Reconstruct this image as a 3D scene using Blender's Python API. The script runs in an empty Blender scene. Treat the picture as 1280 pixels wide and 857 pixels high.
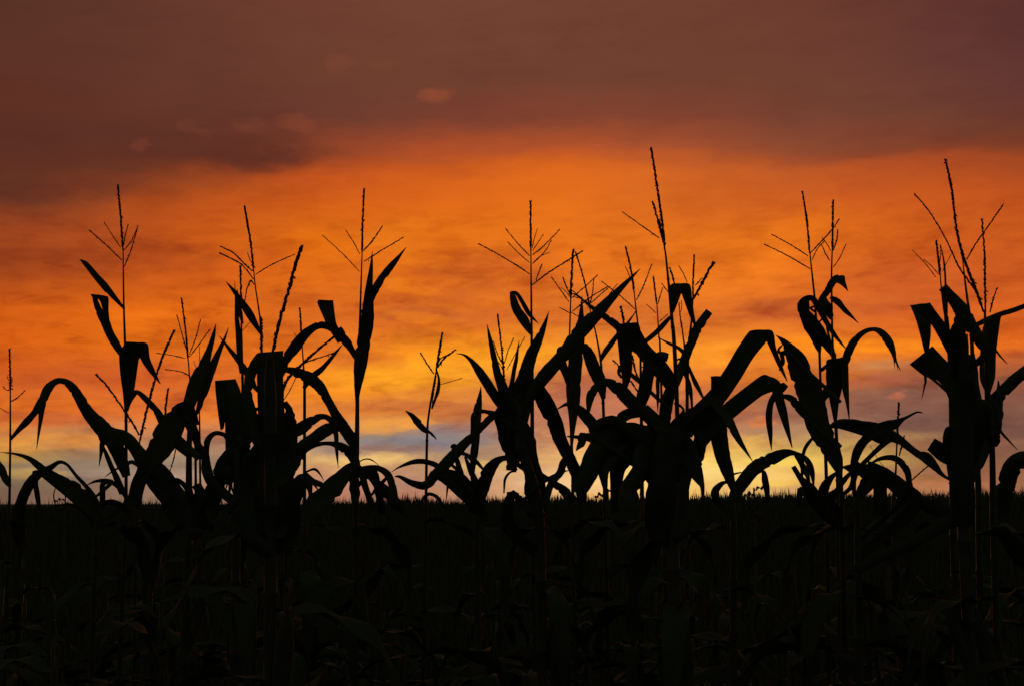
import bpy, math, random
from mathutils import Vector

# ------------------------------------------------------------------ camera, sky, sun, exposure
scene = bpy.context.scene
col = scene.collection
R = math.radians
W0, H0, FPX = 1280.0, 857.0, 1777.8          # photo frame and focal length in photo pixels (50 mm on 36 mm)
EYE = Vector((0.0, 0.0, 1.5))
HORIZON_Y = 628.0
PITCH = math.atan((HORIZON_Y - H0 / 2) / FPX)

cam_data = bpy.data.cameras.new('camera')
cam_data.lens = 50.0
cam_data.sensor_width = 36.0
cam_data.clip_start = 0.05
cam_data.clip_end = 9000.0
cam = bpy.data.objects.new('camera', cam_data)
cam.location = EYE
cam.rotation_euler = (math.pi / 2 + PITCH, 0, 0)
col.objects.link(cam)
scene.camera = cam

scene.view_settings.view_transform = 'Standard'
scene.view_settings.look = 'None'
scene.view_settings.exposure = 0.0
scene.view_settings.gamma = 1.0
scene.view_settings.use_curve_mapping = False
scene.render.engine = 'CYCLES'
scene.cycles.max_bounces = 4
scene.cycles.use_denoising = True

SUN_AZ, SUN_EL = 5.0, 1.0      # degrees: just right of the middle of the view, at the skyline

world = bpy.data.worlds.new('World')
scene.world = world
world.use_nodes = True
nt = world.node_tree
nt.nodes.clear()
LK = nt.links.new


def N(kind, **kw):
    n = nt.nodes.new(kind)
    for k, v in kw.items():
        setattr(n, k, v)
    return n


def put(sock, v):
    if isinstance(v, (int, float, tuple, list)):
        sock.default_value = v
    else:
        LK(v, sock)


def mth(op, a, b=0.0, c=0.0, clamp=False):
    n = N('ShaderNodeMath', operation=op, use_clamp=clamp)
    put(n.inputs[0], a); put(n.inputs[1], b)
    if op in ('MULTIPLY_ADD', 'COMPARE'):
        put(n.inputs[2], c)
    return n.outputs[0]


def mixc(f, a, b, mode='MIX'):
    n = N('ShaderNodeMix', data_type='RGBA', blend_type=mode)
    put(n.inputs[0], f); put(n.inputs[6], a); put(n.inputs[7], b)
    return n.outputs[2]


def smooth(v, lo, hi, a=0.0, b=1.0):
    n = N('ShaderNodeMapRange', interpolation_type='SMOOTHSTEP')
    put(n.inputs[0], v)
    n.inputs[1].default_value = lo; n.inputs[2].default_value = hi
    n.inputs[3].default_value = a; n.inputs[4].default_value = b
    return n.outputs[0]


def lin(rgb):
    o = []
    for c in rgb:
        c = c / 255.0
        o.append(c / 12.92 if c <= 0.04045 else ((c + 0.055) / 1.055) ** 2.4)
    return (o[0], o[1], o[2], 1.0)


def noise(vec, scale, detail=4.0, rough=0.5, color=False, lac=2.0):
    n = N('ShaderNodeTexNoise')
    put(n.inputs['Vector'], vec)
    n.inputs['Scale'].default_value = scale
    n.inputs['Detail'].default_value = detail
    n.inputs['Roughness'].default_value = rough
    n.inputs['Lacunarity'].default_value = lac
    return n.outputs['Color' if color else 'Fac']


def comb(x, y, z=0.0):
    n = N('ShaderNodeCombineXYZ')
    put(n.inputs[0], x); put(n.inputs[1], y); put(n.inputs[2], z)
    return n.outputs[0]


def sky_ae(px, py):
    """direction (azimuth, elevation in degrees) that the photo shows at a pixel"""
    x = (px - W0 / 2) / FPX
    y = -(py - H0 / 2) / FPX
    d = Vector((x, math.cos(PITCH) - y * math.sin(PITCH), math.sin(PITCH) + y * math.cos(PITCH))).normalized()
    return math.degrees(math.atan2(d.x, d.y)), math.degrees(math.asin(d.z))


def build_sky():
    tc = N('ShaderNodeTexCoord')
    sp = N('ShaderNodeSeparateXYZ')
    LK(tc.outputs['Generated'], sp.inputs[0])
    X, Y, Z = sp.outputs
    az = mth('MULTIPLY', mth('ARCTAN2', X, Y), 180 / math.pi)
    el = mth('MULTIPLY', mth('ARCSINE', Z), 180 / math.pi)
    # cloud-edge turbulence
    v0 = comb(mth('MULTIPLY', az, 0.10), mth('MULTIPLY', el, 0.22))
    w1 = N('ShaderNodeSeparateColor'); LK(noise(v0, 1.1, 5, 0.55, True), w1.inputs[0])
    v0b = comb(mth('MULTIPLY', az, 0.25), mth('MULTIPLY', el, 0.9), 7.3)
    w2 = N('ShaderNodeSeparateColor'); LK(noise(v0b, 1.5, 4, 0.55, True), w2.inputs[0])
    azw = mth('ADD', az, mth('ADD', mth('MULTIPLY', mth('SUBTRACT', w1.outputs[0], .5), 2.6), mth('MULTIPLY', mth('SUBTRACT', w2.outputs[0], .5), 2.0)))
    ew = mth('ADD', mth('MULTIPLY', mth('SUBTRACT', w1.outputs[1], .5), 1.0), mth('MULTIPLY', mth('SUBTRACT', w2.outputs[1], .5), 0.8))
    elw = mth('ADD', el, ew)
    # base colours of the cloud deck by elevation and azimuth
    A0, A1 = -24.0, 24.0
    fa = mth('DIVIDE', mth('SUBTRACT', azw, A0), A1 - A0, clamp=True)
    cur = None
    prev_e = None
    for y, cells in SKY_ROWS:
        ramp = N('ShaderNodeValToRGB')
        cr = ramp.color_ramp
        cr.interpolation = 'B_SPLINE' if len(cells) > 4 else 'LINEAR'
        while len(cr.elements) > 1:
            cr.elements.remove(cr.elements[0])
        first = True
        for x, c in cells:
            a, _ = sky_ae(x, y)
            pos = (a - A0) / (A1 - A0)
            if first:
                e = cr.elements[0]; e.position = pos; first = False
            else:
                e = cr.elements.new(pos)
            e.color = lin(c)
        LK(fa, ramp.inputs[0])
        _, ee = sky_ae(640, y)
        if cur is None:
            cur = ramp.outputs[0]
        else:
            n = N('ShaderNodeMapRange', interpolation_type='LINEAR')
            LK(elw, n.inputs[0])
            n.inputs[1].default_value = prev_e; n.inputs[2].default_value = ee
            n.inputs[3].default_value = 0.0; n.inputs[4].default_value = 1.0
            cur = mixc(n.outputs[0], cur, ramp.outputs[0])
        prev_e = ee
    # single clouds
    az2 = mth('ADD', az, mth('ADD', mth('MULTIPLY', mth('SUBTRACT', w1.outputs[2], .5), 1.6), mth('MULTIPLY', mth('SUBTRACT', w2.outputs[2], .5), 2.4)))
    w3 = N('ShaderNodeSeparateColor'); LK(noise(comb(mth('MULTIPLY', az, 0.9), mth('MULTIPLY', el, 2.0), 4.4), 1.0, 6, 0.65, True), w3.inputs[0])
    az2 = mth('ADD', az2, mth('MULTIPLY', mth('SUBTRACT', w3.outputs[0], .5), 1.5))
    el2 = mth('ADD', mth('ADD', el, mth('MULTIPLY', ew, 0.28)), mth('MULTIPLY', mth('SUBTRACT', w3.outputs[1], .5), 0.45))
    az3 = mth('ADD', az, mth('MULTIPLY', mth('SUBTRACT', w3.outputs[0], .5), 1.2))
    el3 = mth('ADD', el, mth('MULTIPLY', mth('SUBTRACT', w3.outputs[1], .5), 0.7))
    body = smooth(w3.outputs[2], 0.30, 0.62, 0.45, 1.0)
    for (px, py, rx, ry, rot, c, s) in SKY_CLOUDS:
        a, e = sky_ae(px, py)
        small = rx < 25
        dx = mth('SUBTRACT', az3 if small else az2, a); dy = mth('SUBTRACT', el3 if small else el2, e)
        cs, sn = math.cos(R(rot)), math.sin(R(rot))
        u = mth('DIVIDE', mth('ADD', mth('MULTIPLY', dx, cs), mth('MULTIPLY', dy, sn)), rx / 31.0)
        v = mth('DIVIDE', mth('SUBTRACT', mth('MULTIPLY', dy, cs), mth('MULTIPLY', dx, sn)), ry / 31.0)
        r2 = mth('ADD', mth('MULTIPLY', u, u), mth('MULTIPLY', v, v))
        f = smooth(r2, 0.0, 2.6, s, 0.0)
        cur = mixc(mth('MULTIPLY', f, body), cur, lin(c))
    # thin streaks and ripples, stronger near the skyline
    sx = comb(mth('ADD', mth('MULTIPLY', az, 0.15), mth('MULTIPLY', el, 0.14)), mth('ADD', mth('MULTIPLY', el, 0.85), mth('MULTIPLY', w1.outputs[0], 1.1)), 3.1)
    n1 = noise(sx, 1.25, 7, 0.62)
    sx2 = comb(mth('ADD', mth('MULTIPLY', az, 0.3), mth('MULTIPLY', w2.outputs[0], .6)), mth('SUBTRACT', mth('MULTIPLY', el, 1.15), mth('MULTIPLY', az, 0.09)), 9.7)
    n2 = noise(sx2, 2.2, 7, 0.66)
    n3 = noise(comb(mth('MULTIPLY', az, .09), mth('MULTIPLY', el, .16), 20.0), 1.6, 4, .5)
    d = mth('ADD', mth('MULTIPLY', mth('SUBTRACT', n1, .5), 1.5), mth('MULTIPLY', mth('SUBTRACT', n2, .5), 1.0))
    n4 = noise(comb(mth('ADD', mth('ADD', mth('MULTIPLY', az, 0.24), mth('MULTIPLY', el, 0.16)), mth('MULTIPLY', w2.outputs[0], .8)), mth('SUBTRACT', mth('ADD', mth('MULTIPLY', el, 0.50), mth('MULTIPLY', w1.outputs[2], .8)), mth('MULTIPLY', az, 0.10)), 31.0), 1.7, 8, 0.6)
    d = mth('ADD', mth('MULTIPLY', d, 0.9), mth('MULTIPLY', mth('SUBTRACT', n4, .5), 1.5))
    amp = mth('MULTIPLY', smooth(el, 0.5, 3.0, 0.42, 1.0), smooth(el, 8.5, 13.5, 1.0, 0.20))
    d = mth('ADD', mth('MULTIPLY', d, amp), mth('MULTIPLY', mth('SUBTRACT', n3, .5), 0.30))
    up = mth('MULTIPLY', mth('MAXIMUM', d, 0.0), 2.1, clamp=True)
    dn = mth('MULTIPLY', mth('MAXIMUM', mth('MULTIPLY', d, -1.0), 0.0), 2.3, clamp=True)
    bright = mixc(1.0, cur, (1.18, 1.25, 1.18, 1), 'MULTIPLY')
    dark = mixc(1.0, cur, (0.70, 0.58, 0.66, 1), 'MULTIPLY')
    cur = mixc(up, cur, bright)
    cur = mixc(dn, cur, dark)
    # away from the afterglow the deck is dim blue-grey dusk
    absaz = mth('ABSOLUTE', az)
    away = mth('MAXIMUM', smooth(absaz, 24.0, 75.0), smooth(el, 20.5, 36.0))
    dusk_c = mixc(noise(tc.outputs['Generated'], 2.5, 5, .5), (0.028, 0.030, 0.029, 1), (0.050, 0.050, 0.046, 1))
    cur = mixc(away, cur, dusk_c)
    below = smooth(el, -1.5, -0.2, 1.0, 0.0)
    cur = mixc(below, cur, (0.004, 0.004, 0.003, 1))
    bg = N('ShaderNodeBackground'); LK(cur, bg.inputs[0]); bg.inputs[1].default_value = 1.0
    sky = N('ShaderNodeTexSky', sky_type='NISHITA')
    sky.sun_disc = False
    sky.sun_elevation = R(SUN_EL)
    sky.sun_rotation = R(SUN_AZ)
    bg2 = N('ShaderNodeBackground'); LK(sky.outputs[0], bg2.inputs[0]); bg2.inputs[1].default_value = 0.05
    mx = N('ShaderNodeMixShader'); mx.inputs[0].default_value = 0.985     # a dense cloud deck: little clear sky shows through
    LK(bg2.outputs[0], mx.inputs[1]); LK(bg.outputs[0], mx.inputs[2])
    out = N('ShaderNodeOutputWorld'); LK(mx.outputs[0], out.inputs[0])


# colours of the deck: photo row -> (column, sRGB)
SKY_ROWS = [
    (628, [(0, (120, 90, 75)), (150, (140, 110, 88)), (300, (155, 118, 95)), (440, (180, 114, 93)), (540, (165, 112, 93)), (640, (190, 140, 104)), (740, (245, 185, 100)), (820, (252, 190, 100)), (900, (245, 188, 110)), (1000, (210, 153, 99)), (1100, (205, 150, 106)), (1200, (170, 110, 73)), (1280, (150, 102, 73))]),
    (600, [(0, (128, 108, 79)), (100, (132, 112, 95)), (240, (172, 136, 115)), (400, (192, 135, 102)), (520, (192, 135, 108)), (620, (220, 169, 116)), (720, (245, 197, 145)), (800, (255, 216, 124)), (900, (255, 216, 122)), (1000, (245, 193, 85)), (1100, (190, 134, 70)), (1200, (152, 95, 68)), (1280, (150, 97, 75))]),
    (575, [(0, (196, 150, 62)), (100, (152, 124, 95)), (200, (150, 130, 110)), (320, (170, 136, 106)), (400, (217, 163, 99)), (500, (199, 156, 114)), (600, (161, 129, 101)), (700, (250, 188, 116)), (800, (255, 216, 122)), (900, (255, 216, 110)), (1000, (255, 216, 85)), (1100, (180, 138, 82)), (1200, (132, 91, 68)), (1280, (138, 91, 68))]),
    (550, [(0, (212, 128, 60)), (100, (176, 128, 87)), (200, (186, 134, 93)), (400, (176, 138, 114)), (460, (142, 126, 109)), (560, (130, 118, 107)), (640, (170, 128, 108)), (720, (230, 160, 96)), (800, (235, 160, 90)), (900, (205, 144, 100)), (1000, (158, 116, 88)), (1120, (122, 87, 74)), (1280, (122, 83, 70))]),
    (520, [(0, (225, 112, 38)), (150, (222, 112, 48)), (300, (238, 128, 48)), (400, (236, 138, 48)), (520, (214, 124, 60)), (600, (205, 122, 72)), (700, (172, 112, 95)), (850, (205, 118, 78)), (960, (165, 108, 81)), (1100, (124, 83, 71)), (1280, (124, 81, 68))]),
    (480, [(0, (205, 90, 26)), (150, (200, 88, 40)), (300, (228, 108, 38)), (400, (244, 138, 36)), (520, (245, 150, 32)), (640, (210, 118, 60)), (760, (170, 100, 83)), (850, (230, 124, 48)), (960, (222, 122, 43)), (1060, (195, 106, 52)), (1120, (146, 87, 64)), (1280, (148, 85, 61))]),
    (440, [(0, (215, 92, 18)), (150, (226, 108, 22)), (250, (232, 116, 24)), (400, (222, 108, 34)), (520, (247, 144, 30)), (640, (255, 159, 26)), (760, (234, 133, 48)), (850, (238, 139, 40)), (1000, (243, 131, 32)), (1120, (240, 124, 28)), (1280, (222, 98, 30))]),
    (400, [(0, (200, 84, 20)), (150, (224, 104, 18)), (250, (222, 102, 20)), (400, (218, 106, 34)), (520, (214, 103, 36)), (640, (228, 118, 30)), (760, (212, 110, 48)), (850, (222, 114, 38)), (1000, (216, 103, 38)), (1120, (216, 100, 36)), (1280, (210, 92, 30))]),
    (340, [(0, (150, 64, 26)), (150, (182, 76, 26)), (250, (202, 86, 22)), (400, (228, 110, 20)), (560, (220, 106, 28)), (700, (226, 110, 28)), (850, (234, 120, 28)), (1000, (230, 112, 28)), (1120, (204, 90, 34)), (1280, (198, 86, 30))]),
    (300, [(0, (150, 66, 30)), (150, (174, 74, 28)), (250, (198, 86, 22)), (400, (224, 108, 18)), (560, (228, 114, 22)), (700, (230, 114, 26)), (850, (226, 112, 26)), (1000, (230, 116, 24)), (1120, (214, 96, 26)), (1280, (194, 84, 28))]),
    (260, [(0, (98, 49, 32)), (60, (116, 55, 32)), (150, (162, 70, 30)), (250, (188, 82, 26)), (400, (214, 95, 24)), (560, (226, 108, 22)), (700, (232, 114, 24)), (850, (212, 101, 32)), (1000, (211, 97, 30)), (1120, (205, 90, 28)), (1280, (188, 80, 30))]),
    (220, [(0, (92, 46, 34)), (150, (98, 49, 34)), (250, (132, 60, 32)), (350, (175, 75, 30)), (400, (201, 84, 28)), (560, (218, 99, 28)), (700, (224, 106, 28)), (850, (208, 99, 36)), (1000, (191, 89, 38)), (1120, (180, 78, 36)), (1280, (150, 66, 34))]),
    (206, [(0, (90, 46, 34)), (200, (97, 49, 36)), (345, (104, 50, 36)), (400, (170, 72, 32)), (470, (190, 84, 32)), (560, (202, 90, 30)), (700, (210, 96, 30)), (850, (190, 90, 40)), (960, (168, 80, 42)), (1120, (142, 68, 42)), (1280, (118, 56, 36))]),
    (190, [(0, (90, 46, 34)), (200, (96, 50, 38)), (340, (100, 50, 38)), (430, (160, 72, 38)), (560, (178, 80, 40)), (700, (186, 84, 40)), (850, (166, 80, 46)), (960, (148, 75, 48)), (1120, (124, 66, 46)), (1280, (108, 56, 40))]),
    (150, [(0, (94, 46, 34)), (200, (98, 53, 40)), (370, (104, 56, 44)), (480, (112, 60, 47)), (640, (128, 64, 46)), (800, (130, 66, 46)), (960, (120, 64, 48)), (1120, (113, 66, 50)), (1280, (98, 52, 46))]),
    (100, [(0, (90, 48, 36)), (200, (98, 54, 42)), (430, (108, 62, 46)), (640, (112, 64, 48)), (860, (110, 62, 46)), (1060, (112, 64, 48)), (1280, (92, 50, 50))]),
    (0, [(0, (88, 52, 38)), (200, (100, 56, 44)), (430, (112, 64, 48)), (640, (116, 66, 50)), (860, (110, 62, 46)), (1060, (105, 58, 46)), (1280, (88, 46, 44))]),
]
# single clouds: photo x, y, half-width, half-height, tilt, sRGB, density
SKY_CLOUDS = [
    (545, 119, 18, 8, 0, (162, 80, 48), .6), (422, 78, 14, 10, 0, (134, 70, 48), .4), (478, 82, 14, 6, 0, (128, 72, 52), .3),
    (370, 155, 20, 9, 0, (138, 70, 46), .6), (316, 158, 20, 8, 0, (124, 66, 46), .6), (177, 180, 9, 6, 0, (124, 60, 42), .5),
    (238, 158, 10, 7, 0, (120, 64, 46), .5), (258, 166, 9, 5, 0, (122, 64, 46), .5),
    (310, 192, 80, 20, 2, (95, 48, 36), .8), (80, 235, 70, 16, 6, (92, 46, 34), .5),
    (511, 363, 44, 8, -20, (240, 126, 25), .7), (523, 392, 38, 8, 0, (170, 78, 40), .8), (555, 404, 54, 7, -12, (247, 134, 26), .75),
    (620, 395, 60, 10, 4, (196, 96, 46), .5), (444, 451, 50, 10, 0, (192, 88, 40), .6), (519, 470, 95, 15, 2, (255, 166, 34), .75),
    (487, 506, 66, 6, 2, (204, 112, 56), .8), (572, 510, 46, 7, -4, (188, 102, 56), .8), (480, 532, 66, 8, 5, (246, 160, 56), .7),
    (515, 555, 95, 9, 4, (130, 124, 132), .85), (565, 538, 50, 7, 8, (134, 122, 126), .6), (480, 562, 50, 4, 2, (166, 120, 94), .6),
    (595, 580, 44, 6, 2, (232, 190, 108), .7), (455, 576, 50, 5, 2, (236, 190, 110), .7), (540, 601, 100, 8, 2, (164, 126, 112), .5),
    (640, 450, 60, 10, 6, (255, 168, 36), .5), (660, 500, 50, 7, 0, (200, 112, 66), .5),
    (91, 522, 60, 7, 2, (198, 92, 46), .7), (20, 520, 50, 7, 0, (196, 92, 46), .6), (60, 506, 70, 6, 2, (228, 112, 32), .6),
    (80, 552, 70, 8, 2, (238, 150, 58), .7), (100, 582, 90, 7, 3, (142, 122, 110), .6), (24, 592, 44, 6, 0, (214, 166, 78), .5),
    (222, 506, 50, 7, 4, (192, 86, 44), .6), (139, 463, 60, 8, 3, (198, 88, 38), .6), (60, 476, 60, 7, 4, (192, 84, 36), .6),
    (210, 560, 60, 7, 0, (216, 150, 110), .5), (200, 592, 90, 6, 0, (188, 158, 138), .4), (390, 535, 44, 7, 4, (222, 140, 80), .5),
    (400, 490, 60, 8, 0, (250, 144, 34), .5), (400, 515, 50, 6, 0, (204, 108, 50), .5),
    (981, 387, 58, 12, 0, (186, 84, 44), .7), (1104, 380, 54, 10, 3, (196, 90, 42), .6), (1088, 431, 110, 8, -1, (253, 142, 26), .8),
    (1262, 431, 50, 8, 0, (238, 116, 30), .6), (874, 447, 54, 12, 3, (252, 152, 40), .7), (1088, 456, 56, 5, 0, (190, 126, 80), .6),
    (1080, 477, 50, 6, 3, (176, 92, 66), .7), (1110, 500, 110, 12, 0, (128, 88, 76), .75), (1123, 494, 9, 3, 0, (200, 106, 72), .7),
    (953, 529, 15, 5, 0, (226, 126, 70), .8), (1072, 524, 60, 5, 2, (152, 108, 90), .6), (1048, 549, 100, 8, 1, (206, 156, 92), .6),
    (1167, 525, 60, 8, 0, (118, 82, 74), .6), (1009, 536, 60, 6, 2, (184, 138, 96), .6), (890, 556, 66, 9, 2, (252, 194, 80), .6),
    (1096, 592, 66, 7, 2, (166, 116, 94), .6), (1010, 612, 90, 5, 0, (190, 142, 112), .5), (1187, 556, 60, 5, 2, (176, 112, 80), .5),
    (1147, 606, 60, 5, 0, (200, 124, 88), .5), (880, 590, 110, 9, 0, (255, 214, 134), .6), (730, 605, 60, 8, 0, (244, 200, 150), .5), (650, 590, 60, 6, 2, (226, 178, 130), .5), (790, 600, 70, 9, 0, (255, 206, 112), .5),
    (200, 318, 70, 14, -4, (160, 66, 26), .5), (110, 300, 60, 10, 5, (178, 76, 30), .4), (215, 392, 60, 14, 4, (236, 112, 18), .6),
    (300, 262, 60, 12, 8, (202, 86, 26), .4), (440, 262, 70, 12, -4, (222, 104, 22), .4), (600, 330, 80, 12, 6, (198, 90, 32), .5), (560, 372, 50, 8, 4, (186, 84, 38), .5),
    (690, 395, 60, 8, -4, (224, 110, 36), .4), (980, 300, 60, 22, 30, (236, 118, 24), .5), (1060, 330, 40, 14, 0, (208, 96, 32), .4), (1200, 300, 80, 14, -3, (214, 96, 28), .4),
    (930, 345, 60, 10, 3, (238, 124, 30), .4), (1040, 405, 60, 7, 3, (222, 112, 44), .5), (1170, 400, 60, 7, 0, (222, 104, 34), .5),
    (450, 572, 60, 5, 2, (240, 196, 120), .6), (400, 590, 40, 6, 0, (226, 170, 120), .5), (1010, 590, 60, 8, 0, (246, 196, 110), .5), (1050, 572, 50, 6, 2, (232, 182, 104), .5), (20, 560, 50, 5, 0, (236, 160, 70), .5),
    (500, 290, 40, 12, 20, (236, 124, 24), .5), (520, 320, 90, 8, -24, (232, 118, 24), .5), (620, 360, 70, 7, -16, (196, 92, 38), .5), (400, 300, 40, 20, 0, (230, 112, 12), .5), (860, 350, 90, 16, 0, (234, 118, 28), .4),
    (1150, 350, 70, 14, 0, (196, 86, 38), .5), (700, 220, 90, 16, 2, (226, 106, 26), .4), (60, 330, 70, 18, 4, (146, 60, 26), .5),
    (320, 325, 40, 14, 10, (196, 78, 26), .4), (640, 340, 50, 14, 0, (206, 96, 32), .4), (750, 370, 60, 12, 0, (204, 98, 38), .4),
]
build_sky()

sun_data = bpy.data.lights.new('sun', 'SUN')
sun_data.energy = 0.12
sun_data.color = (1.0, 0.55, 0.25)
sun_data.angle = R(12)
sun = bpy.data.objects.new('sun', sun_data)
sd = Vector((math.sin(R(SUN_AZ)) * math.cos(R(SUN_EL)), math.cos(R(SUN_AZ)) * math.cos(R(SUN_EL)), math.sin(R(SUN_EL))))
sun.rotation_euler = sd.to_track_quat('Z', 'Y').to_euler()
col.objects.link(sun)


# ------------------------------------------------------------------ materials
def material(name, c1, c2, scale, rough=0.6, trans=0.0, stretch=(1, 1, 1), bump=0.0):
    m = bpy.data.materials.new(name)
    m.use_nodes = True
    t = m.node_tree
    t.nodes.clear()
    out = t.nodes.new('ShaderNodeOutputMaterial')
    b = t.nodes.new('ShaderNodeBsdfPrincipled')
    tc = t.nodes.new('ShaderNodeTexCoord')
    mp = t.nodes.new('ShaderNodeMapping')
    mp.inputs['Scale'].default_value = stretch
    no = t.nodes.new('ShaderNodeTexNoise')
    no.inputs['Scale'].default_value = scale
    no.inputs['Detail'].default_value = 5
    r = t.nodes.new('ShaderNodeValToRGB')
    r.color_ramp.elements[0].position = .35
    r.color_ramp.elements[1].position = .68
    r.color_ramp.elements[0].color = (*c1, 1)
    r.color_ramp.elements[1].color = (*c2, 1)
    t.links.new(tc.outputs['Object'], mp.inputs[0])
    t.links.new(mp.outputs[0], no.inputs['Vector'])
    t.links.new(no.outputs['Fac'], r.inputs[0])
    t.links.new(r.outputs[0], b.inputs['Base Color'])
    b.inputs['Roughness'].default_value = rough
    b.inputs['Specular IOR Level'].default_value = 0.25
    if bump:
        bp = t.nodes.new('ShaderNodeBump')
        bp.inputs['Strength'].default_value = bump
        bp.inputs['Distance'].default_value = 0.01
        t.links.new(no.outputs['Fac'], bp.inputs['Height'])
        t.links.new(bp.outputs[0], b.inputs['Normal'])
    if trans:
        tr = t.nodes.new('ShaderNodeBsdfTranslucent')
        t.links.new(r.outputs[0], tr.inputs[0])
        mx = t.nodes.new('ShaderNodeMixShader')
        mx.inputs[0].default_value = trans
        t.links.new(b.outputs[0], mx.inputs[1])
        t.links.new(tr.outputs[0], mx.inputs[2])
        t.links.new(mx.outputs[0], out.inputs[0])
    else:
        t.links.new(b.outputs[0], out.inputs[0])
    return m


M_LEAF = material('maize_leaf', (0.040, 0.062, 0.020), (0.070, 0.080, 0.030), 9, 0.75, 0.05, (1, 1, 1), 0.2)
M_STALK = material('maize_stalk', (0.04, 0.055, 0.022), (0.07, 0.065, 0.032), 30, 0.5, 0, (1, 1, .2))
M_TASSEL = material('maize_tassel', (0.20, 0.09, 0.045), (0.30, 0.14, 0.07), 60, 0.7, 0.5)
M_HUSK = material('maize_husk', (0.045, 0.06, 0.025), (0.08, 0.08, 0.035), 25, 0.85, 0, (1, 1, .2))
M_SILK = material('maize_silk', (0.10, 0.04, 0.02), (0.14, 0.07, 0.03), 60, 0.7)
M_CROP = material('young_crop', (0.045, 0.07, 0.022), (0.08, 0.105, 0.04), 1.4, 0.7, 0.05)
M_SOIL = material('field_soil', (0.03, 0.026, 0.018), (0.055, 0.045, 0.03), 3.0, 0.9, 0, (1, 1, 1), 0.6)
M_WEED = material('weed_leaf', (0.04, 0.055, 0.02), (0.07, 0.08, 0.03), 12, 0.6)


# ------------------------------------------------------------------ mesh helpers
class MB:
    def __init__(self):
        self.v = []
        self.f = []

    def tube(self, pts, radii, n=7, cap=True):
        base = len(self.v)
        k = len(pts)
        for i, (p, r) in enumerate(zip(pts, radii)):
            a = pts[max(i - 1, 0)]; b = pts[min(i + 1, k - 1)]
            t = (b - a).normalized() if (b - a).length > 1e-9 else Vector((0, 0, 1))
            ref = Vector((0, 1, 0)) if abs(t.y) < 0.9 else Vector((1, 0, 0))
            u = t.cross(ref).normalized(); w = t.cross(u)
            for j in range(n):
                an = 2 * math.pi * j / n
                self.v.append(p + (u * math.cos(an) + w * math.sin(an)) * r)
        for i in range(k - 1):
            for j in range(n):
                a = base + i * n + j; b = base + i * n + (j + 1) % n
                self.f.append((a, b, b + n, a + n))
        if cap:
            self.f.append(tuple(base + j for j in reversed(range(n))))
            self.f.append(tuple(base + (k - 1) * n + j for j in range(n)))

    def spindle(self, p, d, length, rad, n=4):
        d = d.normalized()
        ref = Vector((0, 1, 0)) if abs(d.y) < 0.9 else Vector((1, 0, 0))
        u = d.cross(ref).normalized(); w = d.cross(u)
        b = len(self.v)
        self.v.append(p); self.v.append(p + d * length)
        m = p + d * length * .45
        for j in range(n):
            an = 2 * math.pi * j / n
            self.v.append(m + (u * math.cos(an) + w * math.sin(an)) * rad)
        for j in range(n):
            a = b + 2 + j; c = b + 2 + (j + 1) % n
            self.f.append((b, c, a)); self.f.append((b + 1, a, c))

    def grid(self, rows):
        b = len(self.v); n = len(rows[0])
        for r in rows:
            self.v.extend(r)
        for i in range(len(rows) - 1):
            for j in range(n - 1):
                a = b + i * n + j
                self.f.append((a, a + 1, a + 1 + n, a + n))

    def build(self, name, mat, parent=None, smooth=True, origin=None):
        if origin is None:
            origin = parent.location.copy() if parent is not None and parent.type == 'EMPTY' else Vector((0, 0, 0))
        me = bpy.data.meshes.new(name)
        me.from_pydata([tuple(p - origin) for p in self.v], [], self.f)
        me.materials.append(mat)
        if smooth:
            me.polygons.foreach_set('use_smooth', [True] * len(me.polygons))
        me.update()
        o = bpy.data.objects.new(name, me)
        col.objects.link(o)
        if parent is not None:
            o.parent = parent
        return o


def at(px, py, depth):
    """point of the scene at distance `depth` ahead that the photo shows at this pixel"""
    x = (px - W0 / 2) / FPX
    y = -(py - H0 / 2) / FPX
    d = Vector((x, math.cos(PITCH) - y * math.sin(PITCH), math.sin(PITCH) + y * math.cos(PITCH)))
    return EYE + d * (depth / d.y)


TILES = {1: (0, 220, 3.571), 2: (0, 420, 3.571), 3: (200, 220, 3.571), 4: (200, 420, 3.571), 5: (380, 220, 3.571), 6: (380, 420, 3.571),
         7: (560, 220, 3.571), 8: (560, 420, 3.571), 9: (720, 180, 3.571), 10: (720, 420, 3.571), 11: (900, 220, 3.571),
         12: (900, 420, 3.571), 13: (1080, 190, 4.285), 14: (1080, 380, 3.174), 0: (0, 0, 1.0)}


def cv(tile, pts):
    x0, y0, s = TILES[tile]
    out = []
    for p in pts:
        if len(p) == 2:
            out.append((x0 + p[0] / s, y0 + p[1] / s))
        elif len(p) == 3:
            out.append((x0 + p[0] / s, y0 + p[1] / s, p[2] / s))
        else:
            out.append((x0 + p[0] / s, y0 + p[1] / s, x0 + p[2] / s, y0 + p[3] / s))
    return out


def catmull(P, sub):
    out = []
    n = len(P)
    for i in range(n - 1):
        p0 = P[max(i - 1, 0)]; p1 = P[i]; p2 = P[i + 1]; p3 = P[min(i + 2, n - 1)]
        for s in range(sub):
            t = s / sub
            out.append(tuple(0.5 * (2 * b + (c - a) * t + (2 * a - 5 * b + 4 * c - d) * t * t + (3 * b - a - 3 * c + d) * t ** 3)
                             for a, b, c, d in zip(p0, p1, p2, p3)))
    out.append(P[-1])
    return out


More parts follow.
